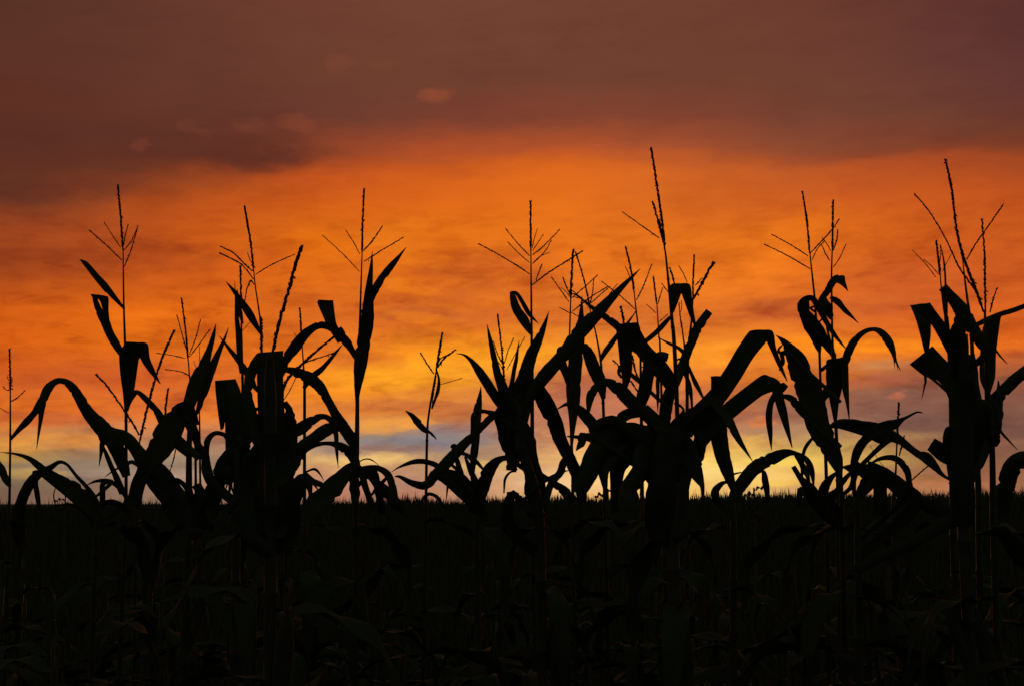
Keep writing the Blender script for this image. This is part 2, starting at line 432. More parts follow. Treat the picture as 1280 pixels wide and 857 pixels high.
def solid(mb_rows, mb, th=0.0011):
    """close a sheet of rows into a thin blade"""
    n = len(mb_rows[0]); k = len(mb_rows)
    back = []
    for i in range(k):
        row = []
        for j in range(n):
            a = mb_rows[min(i + 1, k - 1)][j] - mb_rows[max(i - 1, 0)][j]
            b = mb_rows[i][min(j + 1, n - 1)] - mb_rows[i][max(j - 1, 0)]
            nn = a.cross(b)
            nn = nn.normalized() if nn.length > 1e-12 else Vector((0, 1, 0))
            t = th * (2.2 if j == n // 2 else 1.0)
            row.append(mb_rows[i][j] + nn * t)
        back.append(row)
    b0 = len(mb.v)
    mb.grid(mb_rows)
    b1 = len(mb.v)
    for r in back:
        mb.v.extend(r)
    for i in range(k - 1):
        for j in range(n - 1):
            a = b1 + i * n + j
            mb.f.append((a, a + n, a + 1 + n, a + 1))
        for (j) in (0, n - 1):
            a = b0 + i * n + j; c = b1 + i * n + j
            mb.f.append((a, a + n, c + n, c) if j == 0 else (a, c, c + n, a + n))


def leaf_mesh(pts, depth, rnd, stalk_xy=None):
    """a blade through photo points; pts are (x, y, width) or edge pairs (x1, y1, x2, y2)"""
    rung = len(pts[0]) == 4
    if rung:
        P = catmull(pts, 6)
        mids = [((a + c) / 2, (b + d) / 2) for a, b, c, d in P]
    else:
        if stalk_xy is not None:
            x, y = pts[0][:2]
            sx = stalk_xy(y)
            if abs(sx - x) > 5 and (pts[0][2] > 3.6 or abs(sx - x) < 14):
                y2 = y + min(abs(sx - x) * 0.9, 60)
                pts = [(stalk_xy(y2), y2, pts[0][2] * .7)] + list(pts)
        P = catmull(pts, 6)
        mids = [p[:2] for p in P]
    ln = [0.0]
    for i in range(1, len(mids)):
        ln.append(ln[-1] + math.dist(mids[i], mids[i - 1]))
    tot = max(ln[-1], 1e-6)
    real = tot / FPX * depth
    sgn = rnd.choice((-1, 1))
    spread = sgn * rnd.uniform(0.15, 0.5) * min(real, 0.8)
    tilt = rnd.uniform(0.15, 0.7) * rnd.choice((-1, 1))
    ph = rnd.uniform(0, 6.28); fr = rnd.uniform(5, 9)
    keel = rnd.choice((-1, 1)) * rnd.uniform(.06, .16)
    rows = []
    if rung:
        E = [((a, b), (c, d)) for a, b, c, d in P]
    else:
        E = []
        for i, p in enumerate(P):
            a = P[max(i - 1, 0)]; b = P[min(i + 1, len(P) - 1)]
            tx, ty = b[0] - a[0], b[1] - a[1]
            l = math.hypot(tx, ty) or 1
            nx, ny = -ty / l, tx / l
            w = max(p[2], .4) / 2
            if w > 7:
                w = 7 + (w - 7) * .88
            wl = w * (1 + .09 * math.sin(ph + fr * 2.1 * ln[i] / tot) + rnd.uniform(-.04, .03))
            wr = w * (1 + .09 * math.sin(ph * 2 + fr * 1.7 * ln[i] / tot) + rnd.uniform(-.04, .03))
            if w > 4 and i > 5 and rnd.random() < .10:      # torn margin
                if rnd.random() < .5: wl *= rnd.uniform(.70, .88)
                else: wr *= rnd.uniform(.70, .88)
            E.append(((p[0] + nx * wl, p[1] + ny * wl), (p[0] - nx * wr, p[1] - ny * wr)))
    for i, (l, r) in enumerate(E):
        s = ln[i] / tot
        dc = depth + spread * s + 0.02 * math.sin(ph + s * 5)
        w = math.dist(l, r) / FPX * depth
        tw = math.tan(tilt * (0.6 + .5 * math.sin(ph + 3 * s))) * w / 2
        row = []
        for j in range(5):
            u = j / 4
            x = l[0] + (r[0] - l[0]) * u; y = l[1] + (r[1] - l[1]) * u
            dd = dc + tw * (2 * u - 1) + keel * w * (1 - abs(2 * u - 1)) * 2 + (abs(2 * u - 1) ** 2) * .05 * w * math.sin(fr * 4 * s + (ph if u < .5 else 2 * ph))
            row.append(at(x, y, dd))
        rows.append(row)
    mb = MB()
    solid(rows, mb)
    return mb


def branch_mesh(pts, depth, rnd, w, d0=0.0, spread=None, bare=0.12, dense=1.0):
    """a tassel branch: thin axis with spikelets in pairs along it; pts from the axis outwards; w = whole width in photo px"""
    P = catmull(pts, 5)
    ln = [0.0]
    for i in range(1, len(P)):
        ln.append(ln[-1] + math.dist(P[i][:2], P[i - 1][:2]))
    tot = ln[-1]
    real = tot / FPX * depth
    if spread is None:
        spread = rnd.uniform(-.5, .5) * real
    Q = [at(p[0], p[1], depth + d0 + spread * l / tot) for p, l in zip(P, ln)]
    wr = w / FPX * depth
    mb = MB()
    axis = max(wr * .22, .0010)
    mb.tube(Q, [axis * (1.25 - .6 * l / tot) for l in ln], 5)
    step = max(wr * .34, .0028) / dense
    n = max(int(real / step), 3)
    for k in range(n):
        s = (k + rnd.random() * .6) / n
        if s < bare:
            continue
        x = s * (len(Q) - 1); i = min(int(x), len(Q) - 2); f = x - i
        p = Q[i].lerp(Q[i + 1], f)
        t = (Q[i + 1] - Q[i]).normalized()
        for q in range(2):
            an = rnd.uniform(0, 6.28)
            ref = Vector((0, 1, 0)) if abs(t.y) < .9 else Vector((1, 0, 0))
            u = t.cross(ref).normalized(); v = t.cross(u)
            side = u * math.cos(an) + v * math.sin(an)
            L = wr * rnd.uniform(.9, 1.5) * (1 - .35 * s)
            d = t + side * rnd.uniform(.10, .32)
            if rnd.random() < .02:
                d = side * 1.0 + Vector((0, 0, -.8)); L *= 1.1
            mb.spindle(p + side * axis * .5, d, max(L, .004), max(wr * .22, .0012))
    return mb


# ------------------------------------------------------------------ the field
def crest_z(x):
    return 0.80 + (x + 18) / 36 * 0.50


def ground_z(x, y):
    if y < 14:
        z = 0.0
    elif y < 50:
        t = (y - 14) / 36
        z = crest_z(max(-40, min(40, x))) * (t * t * (3 - 2 * t))
    elif y < 120:
        t = (y - 50) / 70
        z = crest_z(max(-40, min(40, x))) * (1 - t * t * (3 - 2 * t)) - 2.0 * t
    else:
        z = -2.0
    return z


def build_ground():
    xs = [-4000, -1200, -400, -150, -80] + [(-40 + i * 2.5) for i in range(33)] + [80, 150, 400, 1200, 4000]
    ys = [-3000, -600, -120, -30, -10, 0, 2, 4, 6, 8, 10, 12] + [14 + i * 2.4 for i in range(16)] + [55, 60, 70, 80, 100, 120, 200, 500, 1500, 4500]
    r = random.Random(4)
    mb = MB()
    mb.grid([[Vector((x, y, ground_z(x, y) - .02 + (r.uniform(-.02, .015) if abs(x) < 60 and 0 < y < 60 else 0))) for x in xs] for y in ys])
    o = mb.build('field_ground', M_SOIL)
    o['kind'] = 'structure'


def build_crop():
    """dense low cereal between the maize and the skyline: countless blades, one mass"""
    r = random.Random(11)
    v = []; f = []
    for k in range(70000):
        y = 9.0 + 47.0 * (r.random() ** 0.8)
        hw = y * .40 + 2.0
        x = r.uniform(-hw, hw)
        g = ground_z(x, y)
        h = r.gauss(.58, .045) + (r.random() ** 9) * .26 + .045 * math.sin(x * .9 + 1.3 * math.sin(x * .37)) + .03 * math.sin(x * 2.3 + y * .2)
        if r.random() < .0015:
            h += r.uniform(.12, .3)
        if y > 43:
            h += .02
        w = .006 + y * .00030
        a = r.uniform(0, 3.14)
        lx, ly = r.gauss(0, .07), r.gauss(0, .07)
        dx, dy = math.cos(a) * w, math.sin(a) * w
        b = len(v)
        v += [(x - dx, y - dy, g), (x + dx, y + dy, g), (x - dx * .8 + lx * .4, y - dy * .8 + ly * .4, g + h * .6),
              (x + dx * .8 + lx * .4, y + dy * .8 + ly * .4, g + h * .6), (x + lx, y + ly, g + h)]
        f += [(b, b + 1, b + 3, b + 2), (b + 2, b + 3, b + 4)]
    me = bpy.data.meshes.new('crop_blades')
    me.from_pydata(v, [], f)
    me.materials.append(M_CROP)
    me.update()
    o = bpy.data.objects.new('crop_blades', me)
    o['kind'] = 'stuff'
    o['label'] = 'dense low green crop covering the field up to the skyline behind the maize'
    o['category'] = 'crop'
    col.objects.link(o)


build_ground()
build_crop()

ROW = 'tall maize plants standing against the sunset'


def free_leaf(base, az, L, w, up, droop, rnd):
    """a blade growing from a point of the stalk, arching out and down"""
    rows = []
    d = Vector((math.cos(az), math.sin(az), 0)); side = Vector((-math.sin(az), math.cos(az), 0))
    p = base.copy(); n = 14
    ang = up; ph = rnd.uniform(0, 6)
    for i in range(n + 1):
        s = i / n
        ww = w * min(1, .45 + s * 3) * (1 - max(0, (s - .35) / .65) ** 1.7)
        tdir = d * math.cos(ang) + Vector((0, 0, math.sin(ang)))
        nrm = d * -math.sin(ang) + Vector((0, 0, math.cos(ang)))
        tw = side * math.cos(s * 1.2 * math.sin(ph)) + nrm * math.sin(s * 1.2 * math.sin(ph))
        row = []
        for j in range(5):
            u = j / 2 - 1
            row.append(p + tw * (u * ww / 2) + nrm * (abs(u) * ww * .12 + .010 * math.sin(18 * s + ph * (1 + (u > 0))) * abs(u)))
        rows.append(row)
        p = p + tdir * (L / n)
        ang -= droop / n * (0.6 + 1.2 * s)
        ang = max(ang, -1.45)
    mb = MB(); solid(rows, mb)
    return mb


def ear(stem, base, az, parent):
    d = Vector((math.cos(az) * .34, math.sin(az) * .34, .94)).normalized()
    mb = MB()
    pts = []; rad = []
    for i in range(11):
        s = i / 10
        pts.append(base + d * (s * .24))
        rad.append(.004 + .021 * math.sin(math.pi * min(1, s * .88 + .06)) ** .7)
    mb.tube(pts, rad, 9)
    e = mb.build('ear', M_HUSK, parent)
    sk = MB()
    r = random.Random(int(az * 100))
    for k in range(14):
        q = [pts[-1]]
        dd = (d + Vector((r.uniform(-.6, .6), r.uniform(-.6, .6), r.uniform(-.3, .3)))).normalized()
        for t in range(4):
            q.append(q[-1] + dd * .014); dd = (dd + Vector((0, 0, -.45))).normalized()
        sk.tube(q, [.0012] * 5, 4)
    s_ = sk.build('silk', M_SILK, e, origin=parent.location)
    return e


def plant(label, depth, stalk, leaves=(), tassels=(), low=7, seed=1, has_ear=False, low_top=1.42):
    rnd = random.Random(seed * 7919)
    st = sorted(stalk, key=lambda p: p[1])
    if tassels:
        t0 = tassels[0]
        q0 = cv(t0[0], [t0[1][0]])[0]
        if q0[1] < st[0][1] - .5:
            st.insert(0, (q0[0], q0[1], st[0][2] * .9))
    bot = st[-1]

    def sx(y):
        if y <= st[0][1]:
            return st[0][0]
        for a, b in zip(st, st[1:]):
            if y <= b[1]:
                return a[0] + (b[0] - a[0]) * (y - a[1]) / max(b[1] - a[1], 1e-6)
        return bot[0]
    pb = at(bot[0], bot[1], depth)
    foot = Vector((pb.x + rnd.uniform(-.03, .03), depth, ground_z(pb.x, depth)))
    root = bpy.data.objects.new('maize_plant', None)
    root.location = foot
    root.empty_display_size = .2
    col.objects.link(root)
    root['label'] = label; root['category'] = 'maize plant'; root['group'] = ROW
    # stalk
    P = catmull([p if len(p) == 3 else (p[0], p[1], 8 / 3.571) for p in st], 4)
    pts = [at(p[0], p[1], depth) for p in P]; rad = [min(p[2] / 2 / FPX * depth, .017) for p in P]
    rb = max(rad[-1], .010)
    n = 9
    for i in range(1, n + 1):
        s = i / n
        pts.append(pb.lerp(foot, s)); rad.append(rad[len(P) - 1] * (1 - s) + max(rb, .013) * s)
    pts[-1] = foot - Vector((0, 0, .03))
    # nodes
    Q = [pts[0]]; RR = [rad[0]]
    nextn = rnd.uniform(.1, .2); acc = 0
    for i in range(1, len(pts)):
        L = (pts[i] - pts[i - 1]).length
        k = max(1, int(L / .05))
        for j in range(1, k + 1):
            acc += L / k
            r_ = rad[i - 1] + (rad[i] - rad[i - 1]) * j / k
            if acc > nextn:
                acc = 0; nextn = rnd.uniform(.14, .2)
                p = pts[i - 1].lerp(pts[i], j / k)
                t = (pts[i] - pts[i - 1]).normalized()
                Q += [p - t * .006, p, p + t * .006]; RR += [r_, r_ * 1.22, r_]
            else:
                Q.append(pts[i - 1].lerp(pts[i], j / k)); RR.append(r_)
    mb = MB(); mb.tube(Q, RR, 9)
    mb.build('stalk', M_STALK, root)
    for lf in leaves:
        tile, p = lf[0], lf[1]
        q = p if tile is None else cv(tile, p)
        leaf_mesh(q, depth, rnd, sx).build('leaf', M_LEAF, root)
    for t in tassels:
        tile, spike, w, brs = t
        sp = branch_mesh(cv(tile, spike), depth, rnd, w / TILES[tile][2] * 1.0, 0, 0.0, .05, 1.6).build('tassel', M_TASSEL, root)
        for b in brs:
            if len(b) == 3 and not isinstance(b[0], tuple):
                tl, bp, bw = b
            else:
                tl, bp, bw = tile, b[0], b[1]
            branch_mesh(cv(tl, bp), depth, rnd, bw / TILES[tl][2], 0).build('tassel_branch', M_TASSEL, sp, origin=root.location)
    # blades below the skyline, on alternate sides of the stalk
    a0 = rnd.uniform(0, math.pi)
    for i in range(low):
        z = .30 + (low_top - .30) * i / max(low - 1, 1)
        base = Vector((foot.x, depth, z + foot.z))
        up = rnd.uniform(.35, .8)
        L = rnd.uniform(.55, .85)
        if z > .8:
            up = rnd.uniform(.1, .5); L = rnd.uniform(.4, .6)
        if z > 1.15:
            up = rnd.uniform(-.2, .15); L = rnd.uniform(.35, .5)
        free_leaf(base, a0 + math.pi * i + rnd.uniform(-.5, .5), L, rnd.uniform(.045, .075), up, rnd.uniform(1.6, 3.0), rnd).build('leaf', M_LEAF, root)
    if has_ear:
        ear(None, Vector((foot.x + .012, depth, 1.0)), rnd.uniform(0, 6.28), root)
    return root


# 1 far left
plant('slender maize plant at the far left edge with a narrow upright tassel', 6.3,
      cv(2, [(46, 240, 6), (46, 440, 9), (44, 640, 11), (42, 760, 13), (42, 830, 14)]),
      [(2, [(46, 460, 12), (72, 430, 20), (100, 400, 27), (150, 345, 33), (178, 300, 34), (195, 262, 20)]),
       (2, [(45, 670, 14), (22, 630, 36), (-5, 575, 34), (-40, 520, 14)])],
      [(2, [(46, 250), (45, 160), (43, 60)], 13, [([(46, 235), (30, 240), (15, 225)], 8), ([(48, 290), (75, 275), (110, 243)], 9), ([(44, 342), (20, 332), (0, 318)], 5), ([(48, 215), (54, 200), (52, 180)], 6), ([(44, 200), (36, 190), (32, 175)], 6)])],
      seed=1)
# 2
plant('maize plant with a folded square-topped leaf and a blade pointing up left beside its tassel', 5.2,
      cv(1, [(550, 330, 5), (550, 400, 6), (553, 590, 9), (558, 745, 11)]) + cv(2, [(561, 200, 13), (563, 430, 14), (563, 620, 15), (563, 800, 16)]),
      [(1, [(553, 592, 10), (500, 530, 27), (435, 455, 31), (385, 395, 22), (355, 372, 2)]),
       (1, [(548, 800, 26), (525, 765, 34), (490, 700, 38), (462, 640, 40), (438, 590, 28), (426, 560, 22), (422, 536, 22)]),
       (1, [(405, 530, 438, 592), (412, 528, 436, 552), (470, 535, 440, 552), (484, 548, 448, 562), (484, 600, 458, 596), (490, 650, 470, 632)]),
       (2, [(556, 335, 572, 335), (548, 250, 596, 250), (538, 180, 606, 190), (532, 110, 618, 110), (535, 72, 626, 92), (562, 24, 640, 60)]),
       (2, [(562, 24, 560, 60), (610, 27, 600, 70), (657, 34, 625, 98), (668, 96, 640, 125), (690, 150, 672, 168), (717, 212, 714, 212)]),
       (2, [(565, 625, 40), (543, 560, 58), (505, 470, 70), (450, 400, 74), (398, 345, 60), (350, 270, 48), (315, 222, 38), (280, 200, 26), (245, 205, 28), (210, 240, 40), (188, 300, 34), (180, 380, 18), (164, 502, 1)]),
       (2, [(520, 440, 44), (480, 425, 40), (459, 470, 26), (451, 520, 16), (442, 582, 1)]),
       (2, [(550, 700, 34), (515, 620, 26), (472, 520, 16), (447, 460, 8), (428, 418, 1)])],
      [(1, [(549, 330), (540, 200), (526, 44)], 14, [([(545, 377), (470, 305), (400, 243)], 9), ([(538, 318), (505, 270), (465, 207)], 7), ([(552, 310), (560, 262), (572, 217)], 8), ([(553, 332), (590, 285), (615, 222)], 8), ([(555, 405), (585, 330), (612, 240)], 9)])],
      seed=2)
# 3 low plant lower left
plant('low leafy maize plant near the left edge, arching leaves only, no tassel', 4.8,
      cv(2, [(430, 790, 16), (430, 840, 20)]),
      [(2, [(440, 850, 60), (405, 770, 84), (345, 700, 78), (275, 650, 62), (200, 600, 40), (135, 548, 22), (75, 525, 12), (0, 517, 2)]),
       (2, [(445, 790, 26), (430, 735, 26), (400, 685, 20), (340, 620, 14), (300, 572, 14), (265, 560, 18), (225, 585, 28), (165, 620, 38), (120, 680, 48), (88, 760, 56), (80, 830, 60)]),
       (2, [(175, 610, 14), (160, 650, 22), (166, 700, 24), (176, 765, 14)]),
       (2, [(560, 745, 26), (535, 680, 18), (485, 645, 18), (430, 645, 14), (388, 662, 3)]),
       (2, [(500, 650, 18), (462, 655, 22), (457, 700, 26), (455, 770, 26)]),
       (2, [(570, 800, 34), (520, 745, 26), (470, 740, 22), (430, 760, 12)]),
       (2, [(250, 770, 4), (240, 710, 5), (248, 675, 2)]), (2, [(390, 800, 10), (330, 752, 12), (270, 752, 8), (245, 762, 2)])],
      seed=3)
# 4 thick bare spikes
plant('thin leaning maize plant, bare stalk topped by two wide-spread thick tassel branches', 6.0,
      cv(2, [(625, 450, 6), (618, 560, 9), (610, 760, 13), (608, 830, 14)]), [],
      [(2, [(625, 465), (650, 350), (690, 200), (730, 82), (775, -20)], 16, [([(622, 440), (590, 385), (530, 295), (480, 225), (432, 173)], 15)])],
      seed=4)
# 5 fine tassel
plant('maize plant with a fine five-armed tassel left of the dark clump, bare below it', 6.6,
      cv(3, [(126, 825, 5)]) + cv(4, [(128, 130, 6), (135, 215, 6), (152, 330, 9), (158, 520, 11), (160, 700, 13), (160, 800, 14)]), [],
      [(3, [(126, 825), (115, 700), (97, 550)], 12, [([(120, 782), (100, 710), (75, 620)], 8), ([(131, 795), (160, 720), (180, 643)], 8), ([(136, 800), (175, 750), (222, 685)], 8), ([(112, 813), (60, 800), (-15, 790)], 7), (4, [(150, 190), (100, 160), (25, 148)], 8)])],
      seed=5)
plant('very thin maize stalk close beside the fine five-armed tassel, ending in a bare tip', 7.0,
      cv(4, [(176, 330, 6), (178, 500, 9), (180, 700, 11), (180, 800, 12)]), [],
      [(4, [(176, 335), (178, 200), (176, 50)], 5, [([(176, 190), (165, 150), (150, 110)], 4)])], low=4, seed=6)
# dark clump left
plant('broad-leaved maize plant in the left clump with two leaf tips pointing up like a fork', 4.6,
      cv(4, [(140, 330, 20), (130, 500, 26), (130, 857, 34)]),
      [(4, [(118, 345, 50), (150, 235, 66), (190, 140, 50), (222, 55, 30), (238, 0, 18), (250, -56, 1)]),
       (4, [(165, 340, 16), (192, 260, 40), (222, 165, 38), (262, 72, 26), (288, 12, 12), (306, -38, 1)]),
       (4, [(150, 400, 50), (125, 325, 64), (85, 345, 100), (40, 420, 122), (0, 500, 112), (-40, 560, 90), (-90, 640, 70), (-120, 760, 60)]),
       (4, [(105, 330, 50), (140, 400, 50), (170, 480, 36), (192, 548, 14)]),
       (4, [(60, 470, 30), (118, 495, 38), (175, 545, 30)]),
       (4, [(146, 830, 120), (60, 720, 140), (-24, 610, 112), (-95, 520, 72), (-154, 450, 50), (-212, 413, 12)]),
       (4, [(31, 405, 40), (-14, 335, 34), (-64, 280, 26), (-99, 250, 20), (-124, 262, 30), (-142, 310, 16)]),
       (4, [(150, 730, 30), (112, 668, 24), (74, 640, 20), (30, 655, 10)]),
       (4, [(-94, 575, 20), (-154, 575, 14), (-204, 597, 8), (-244, 625, 3)]),
       (4, [(130, 857, 90), (60, 780, 90), (20, 700, 60)]), (4, [(160, 857, 80), (190, 740, 60), (160, 660, 40)])],
      [(4, [(22, 380), (26, 310), (36, 236)], 14, [([(75, 480), (60, 550), (38, 620)], 9)])],
      seed=7, has_ear=True)
# 6 folded wide leaf
plant('left-clump maize plant with one wide blade folded flat on top like a flag', 4.3,
      cv(4, [(345, 500, 24), (340, 857, 40)]),
      [(4, [(300, 640, 400, 640), (292, 500, 400, 500), (290, 400, 385, 400), (285, 300, 372, 300), (275, 240, 358, 240), (250, 197, 336, 190)]),
       (4, [(245, 197, 300, 194), (248, 250, 298, 250), (256, 320, 296, 330), (270, 418, 284, 410)]),
       (4, [(225, 640, 50), (205, 540, 34), (213, 465, 30), (245, 432, 20), (285, 438, 18), (300, 460, 16)]),
       (4, [(370, 470, 80), (310, 560, 100), (262, 650, 92), (215, 750, 100), (190, 857, 120)]),
       (4, [(300, 590, 30), (315, 640, 24), (310, 690, 10), (305, 748, 1)]), (4, [(310, 620, 8), (300, 660, 8), (288, 697, 1)]), (4, [(318, 640, 8), (322, 680, 8), (332, 716, 1)]),
       (4, [(220, 790, 40), (300, 760, 24), (375, 712, 30)]),
       (4, [(400, 460, 26), (393, 385, 34), (404, 338, 30), (440, 322, 14)])],
      [], seed=8)
# G
plant('thin maize plant behind left clump with short upright tassel and slim pointed leaf', 6.2,
      cv(3, [(362, 600, 7), (365, 740, 9)]) + cv(4, [(367, 140, 11), (369, 260, 13), (370, 600, 14), (370, 820, 14)]),
      [(3, [(364, 880, 20), (353, 760, 27), (344, 640, 20), (338, 550, 10), (333, 468, 1)]),
       (3, [(370, 660, 8), (352, 590, 26), (345, 540, 20), (345, 505, 1)])],
      [(3, [(362, 600), (361, 500), (359, 405)], 14, [([(368, 690), (385, 672), (400, 654)], 5)])], seed=9)
# E
plant('tall maize plant whose drooping tassel rises just left of the thick leaning spike', 6.0,
      cv(3, [(418, 420, 5), (425, 490, 6), (440, 590, 7), (448, 660, 8)]) + cv(4, [(458, 143, 11), (470, 400, 14), (475, 820, 15)]),
      [(3, [(450, 705, 12), (412, 635, 33), (372, 575, 31), (335, 520, 20), (293, 470, 1)]),
       (4, [(425, 230, 20), (400, 178, 33), (365, 130, 28), (320, 70, 20), (262, -4, 1)])],
      [(3, [(418, 425), (405, 300), (390, 210), (378, 138)], 14, [([(418, 462), (370, 400), (320, 370), (267, 345)], 10), ([(413, 425), (370, 385), (330, 345), (272, 315)], 11), ([(426, 440), (500, 395), (600, 350)], 8), ([(412, 392), (400, 370), (391, 343)], 7), ([(420, 485), (405, 470), (388, 505), (377, 572)], 10)])],
      seed=10)
# F near
plant('biggest plant of the left clump, thick leaning tassel spike above a flat-topped leaf', 3.6,
      cv(4, [(490, 75, 30), (492, 300, 60), (495, 857, 80)]),
      [(4, [(430, 760, 610, 760), (440, 560, 590, 560), (438, 400, 562, 400), (434, 250, 552, 250), (432, 130, 550, 130), (436, 73, 551, 64)]),
       (4, [(480, 540, 50), (425, 420, 66), (393, 310, 56), (392, 230, 44), (412, 150, 44), (440, 80, 16)]),
       (3, [(535, 880, 40), (560, 820, 46), (600, 765, 48), (650, 705, 44), (700, 668, 34), (745, 668, 32), (790, 695, 34), (835, 730, 20)]),
       (4, [(590, 450, 30), (630, 408, 56), (690, 368, 38), (735, 358, 26), (770, 385, 30), (785, 440, 22), (788, 500, 16), (796, 588, 1)]),
       (4, [(560, 600, 90), (570, 440, 84), (578, 350, 50), (560, 290, 16)]),
       (4, [(480, 900, 200), (480, 700, 200), (490, 560, 180), (500, 440, 110)]),
       (4, [(560, 880, 120), (590, 730, 90), (630, 650, 70), (665, 640, 30), (676, 700, 10)]),
       (4, [(400, 880, 90), (385, 700, 80), (400, 560, 60), (440, 480, 30)]), (4, [(600, 560, 60), (575, 470, 80), (590, 400, 50)]),
       (4, [(450, 857, 60), (400, 740, 60), (345, 740, 36), (300, 790, 20)])],
      [(3, [(500, 800), (530, 660), (575, 510), (604, 400), (631, 320)], 23, [([(453, 800), (453, 720), (453, 636)], 20)])],
      seed=11, has_ear=True)
plant('maize plant hidden in the left clump, only tassel arms reaching out to the right', 5.0,
      cv(4, [(550, 240, 8), (545, 400, 12), (545, 857, 16)]), [],
      [(4, [(552, 240), (570, 190), (640, 120), (705, 60), (772, 8)], 17, [([(556, 225), (590, 160), (650, 118), (776, 75)], 12), ([(552, 285), (580, 240), (606, 186)], 7), ([(425, 315), (415, 300), (400, 290)], 7), ([(545, 290), (540, 260), (556, 220)], 8)])],
      seed=12)
# H
plant('bare thin maize stalk between the left clump and the long vertical blade, short needle tassel', 5.5,
      cv(3, [(630, 700, 5), (636, 780, 6)]) + cv(4, [(641, 140, 8), (645, 225, 13), (645, 600, 15), (645, 830, 16)]),
      [(4, [(642, 232, 16), (658, 205, 26), (690, 172, 26), (730, 138, 22), (775, 85, 14), (814, 38, 2)]),
       (4, [(648, 605, 8), (690, 592, 12), (715, 615, 8), (732, 645, 1)]), (4, [(650, 610, 14), (688, 648, 26), (735, 668, 22), (770, 700, 10)]), (4, [(655, 630, 16), (690, 662, 12), (710, 695, 2)]),
       (4, [(648, 650, 20), (670, 700, 16), (674, 780, 12)])],
      [(3, [(630, 700), (628, 650), (624, 594)], 12, [([(634, 762), (620, 735), (600, 700)], 4)])],
      seed=13)
# I
plant('maize plant with a long broad vertical blade split into two points beside its four-armed tassel', 5.0,
      cv(5, [(258, 380, 6), (252, 570, 9), (246, 750, 14)]) + cv(6, [(240, 140, 16), (238, 300, 18), (236, 500, 22), (230, 857, 20)]),
      [(5, [(236, 1010, 14), (240, 930, 36), (248, 860, 54), (262, 780, 64), (277, 680, 62), (284, 590, 54), (290, 520, 38), (298, 430, 20), (305, 334, 1)]),
       (5, [(296, 570, 14), (310, 520, 32), (340, 468, 36), (385, 408, 27), (422, 362, 15), (456, 319, 1)]),
       (5, [(238, 818, 20), (215, 780, 30), (180, 725, 40), (148, 685, 42)]),
       (5, [(190, 730, 150, 745), (150, 670, 105, 672), (138, 620, 84, 625), (131, 560, 60, 568), (128, 556, 66, 552)]),
       (6, [(236, 515, 20), (210, 455, 50), (172, 400, 52), (140, 350, 44), (110, 290, 42), (70, 225, 46), (20, 185, 54), (-25, 165, 50), (-70, 150, 30), (-140, 143, 10)]),
       (6, [(235, 600, 30), (222, 545, 46), (180, 500, 44), (120, 478, 18), (60, 482, 20), (10, 505, 24), (-60, 540, 44), (-120, 590, 20)]),
       (6, [(225, 450, 30), (180, 415, 30), (120, 410, 50), (50, 450, 56), (-10, 500, 60), (-30, 540, 50)]),
       (6, [(232, 570, 30), (185, 612, 70), (125, 680, 92), (60, 745, 100), (10, 820, 90)]),
       (6, [(240, 600, 30), (285, 588, 26), (335, 590, 26), (378, 622, 36), (398, 680, 34), (404, 750, 34)]),
       (6, [(240, 590, 40), (290, 622, 30), (345, 675, 46), (400, 730, 50), (450, 780, 36)]),
       (6, [(243, 562, 4), (268, 548, 6), (300, 550, 6), (338, 578, 1)]),
       (6, [(220, 610, 40), (226, 680, 46), (230, 750, 30)]), (6, [(255, 610, 30), (280, 690, 30), (310, 780, 24)]),
       (6, [(376, 622, 10), (332, 670, 18), (286, 724, 4)]), (6, [(310, 605, 26), (330, 680, 34), (350, 790, 34)])],
      [(5, [(259, 345), (262, 200), (268, 62)], 13, [([(248, 427), (170, 345), (82, 265)], 7), ([(250, 350), (220, 295), (187, 243)], 7), ([(263, 336), (305, 290), (348, 227)], 11), ([(268, 382), (350, 330), (441, 276)], 9)])],
      seed=14, has_ear=True)
# J
plant('lone slim maize plant in the open gap, tangled tassel and one short tilted leaf', 6.0,
      cv(6, [(593, 140, 6), (572, 255, 9), (553, 380, 10), (548, 500, 12), (545, 700, 14), (545, 857, 14)]),
      [(6, [(550, 428, 14), (520, 400, 30), (490, 362, 26), (453, 331, 3)]), (6, [(552, 420, 12), (575, 440, 11), (593, 461, 2)]),
       (6, [(590, 150, 8), (602, 190, 12), (598, 240, 16), (582, 290, 12), (572, 325, 3)])],
      [(6, [(590, 150), (605, 60), (617, -8)], 15, [([(580, 167), (550, 125), (521, 76)], 11), ([(597, 140), (625, 100), (674, 62)], 13), ([(595, 125), (615, 95), (650, 82)], 9), ([(607, 216), (650, 203), (706, 187)], 6), ([(590, 175), (580, 240), (570, 320)], 9)])],
      seed=15)
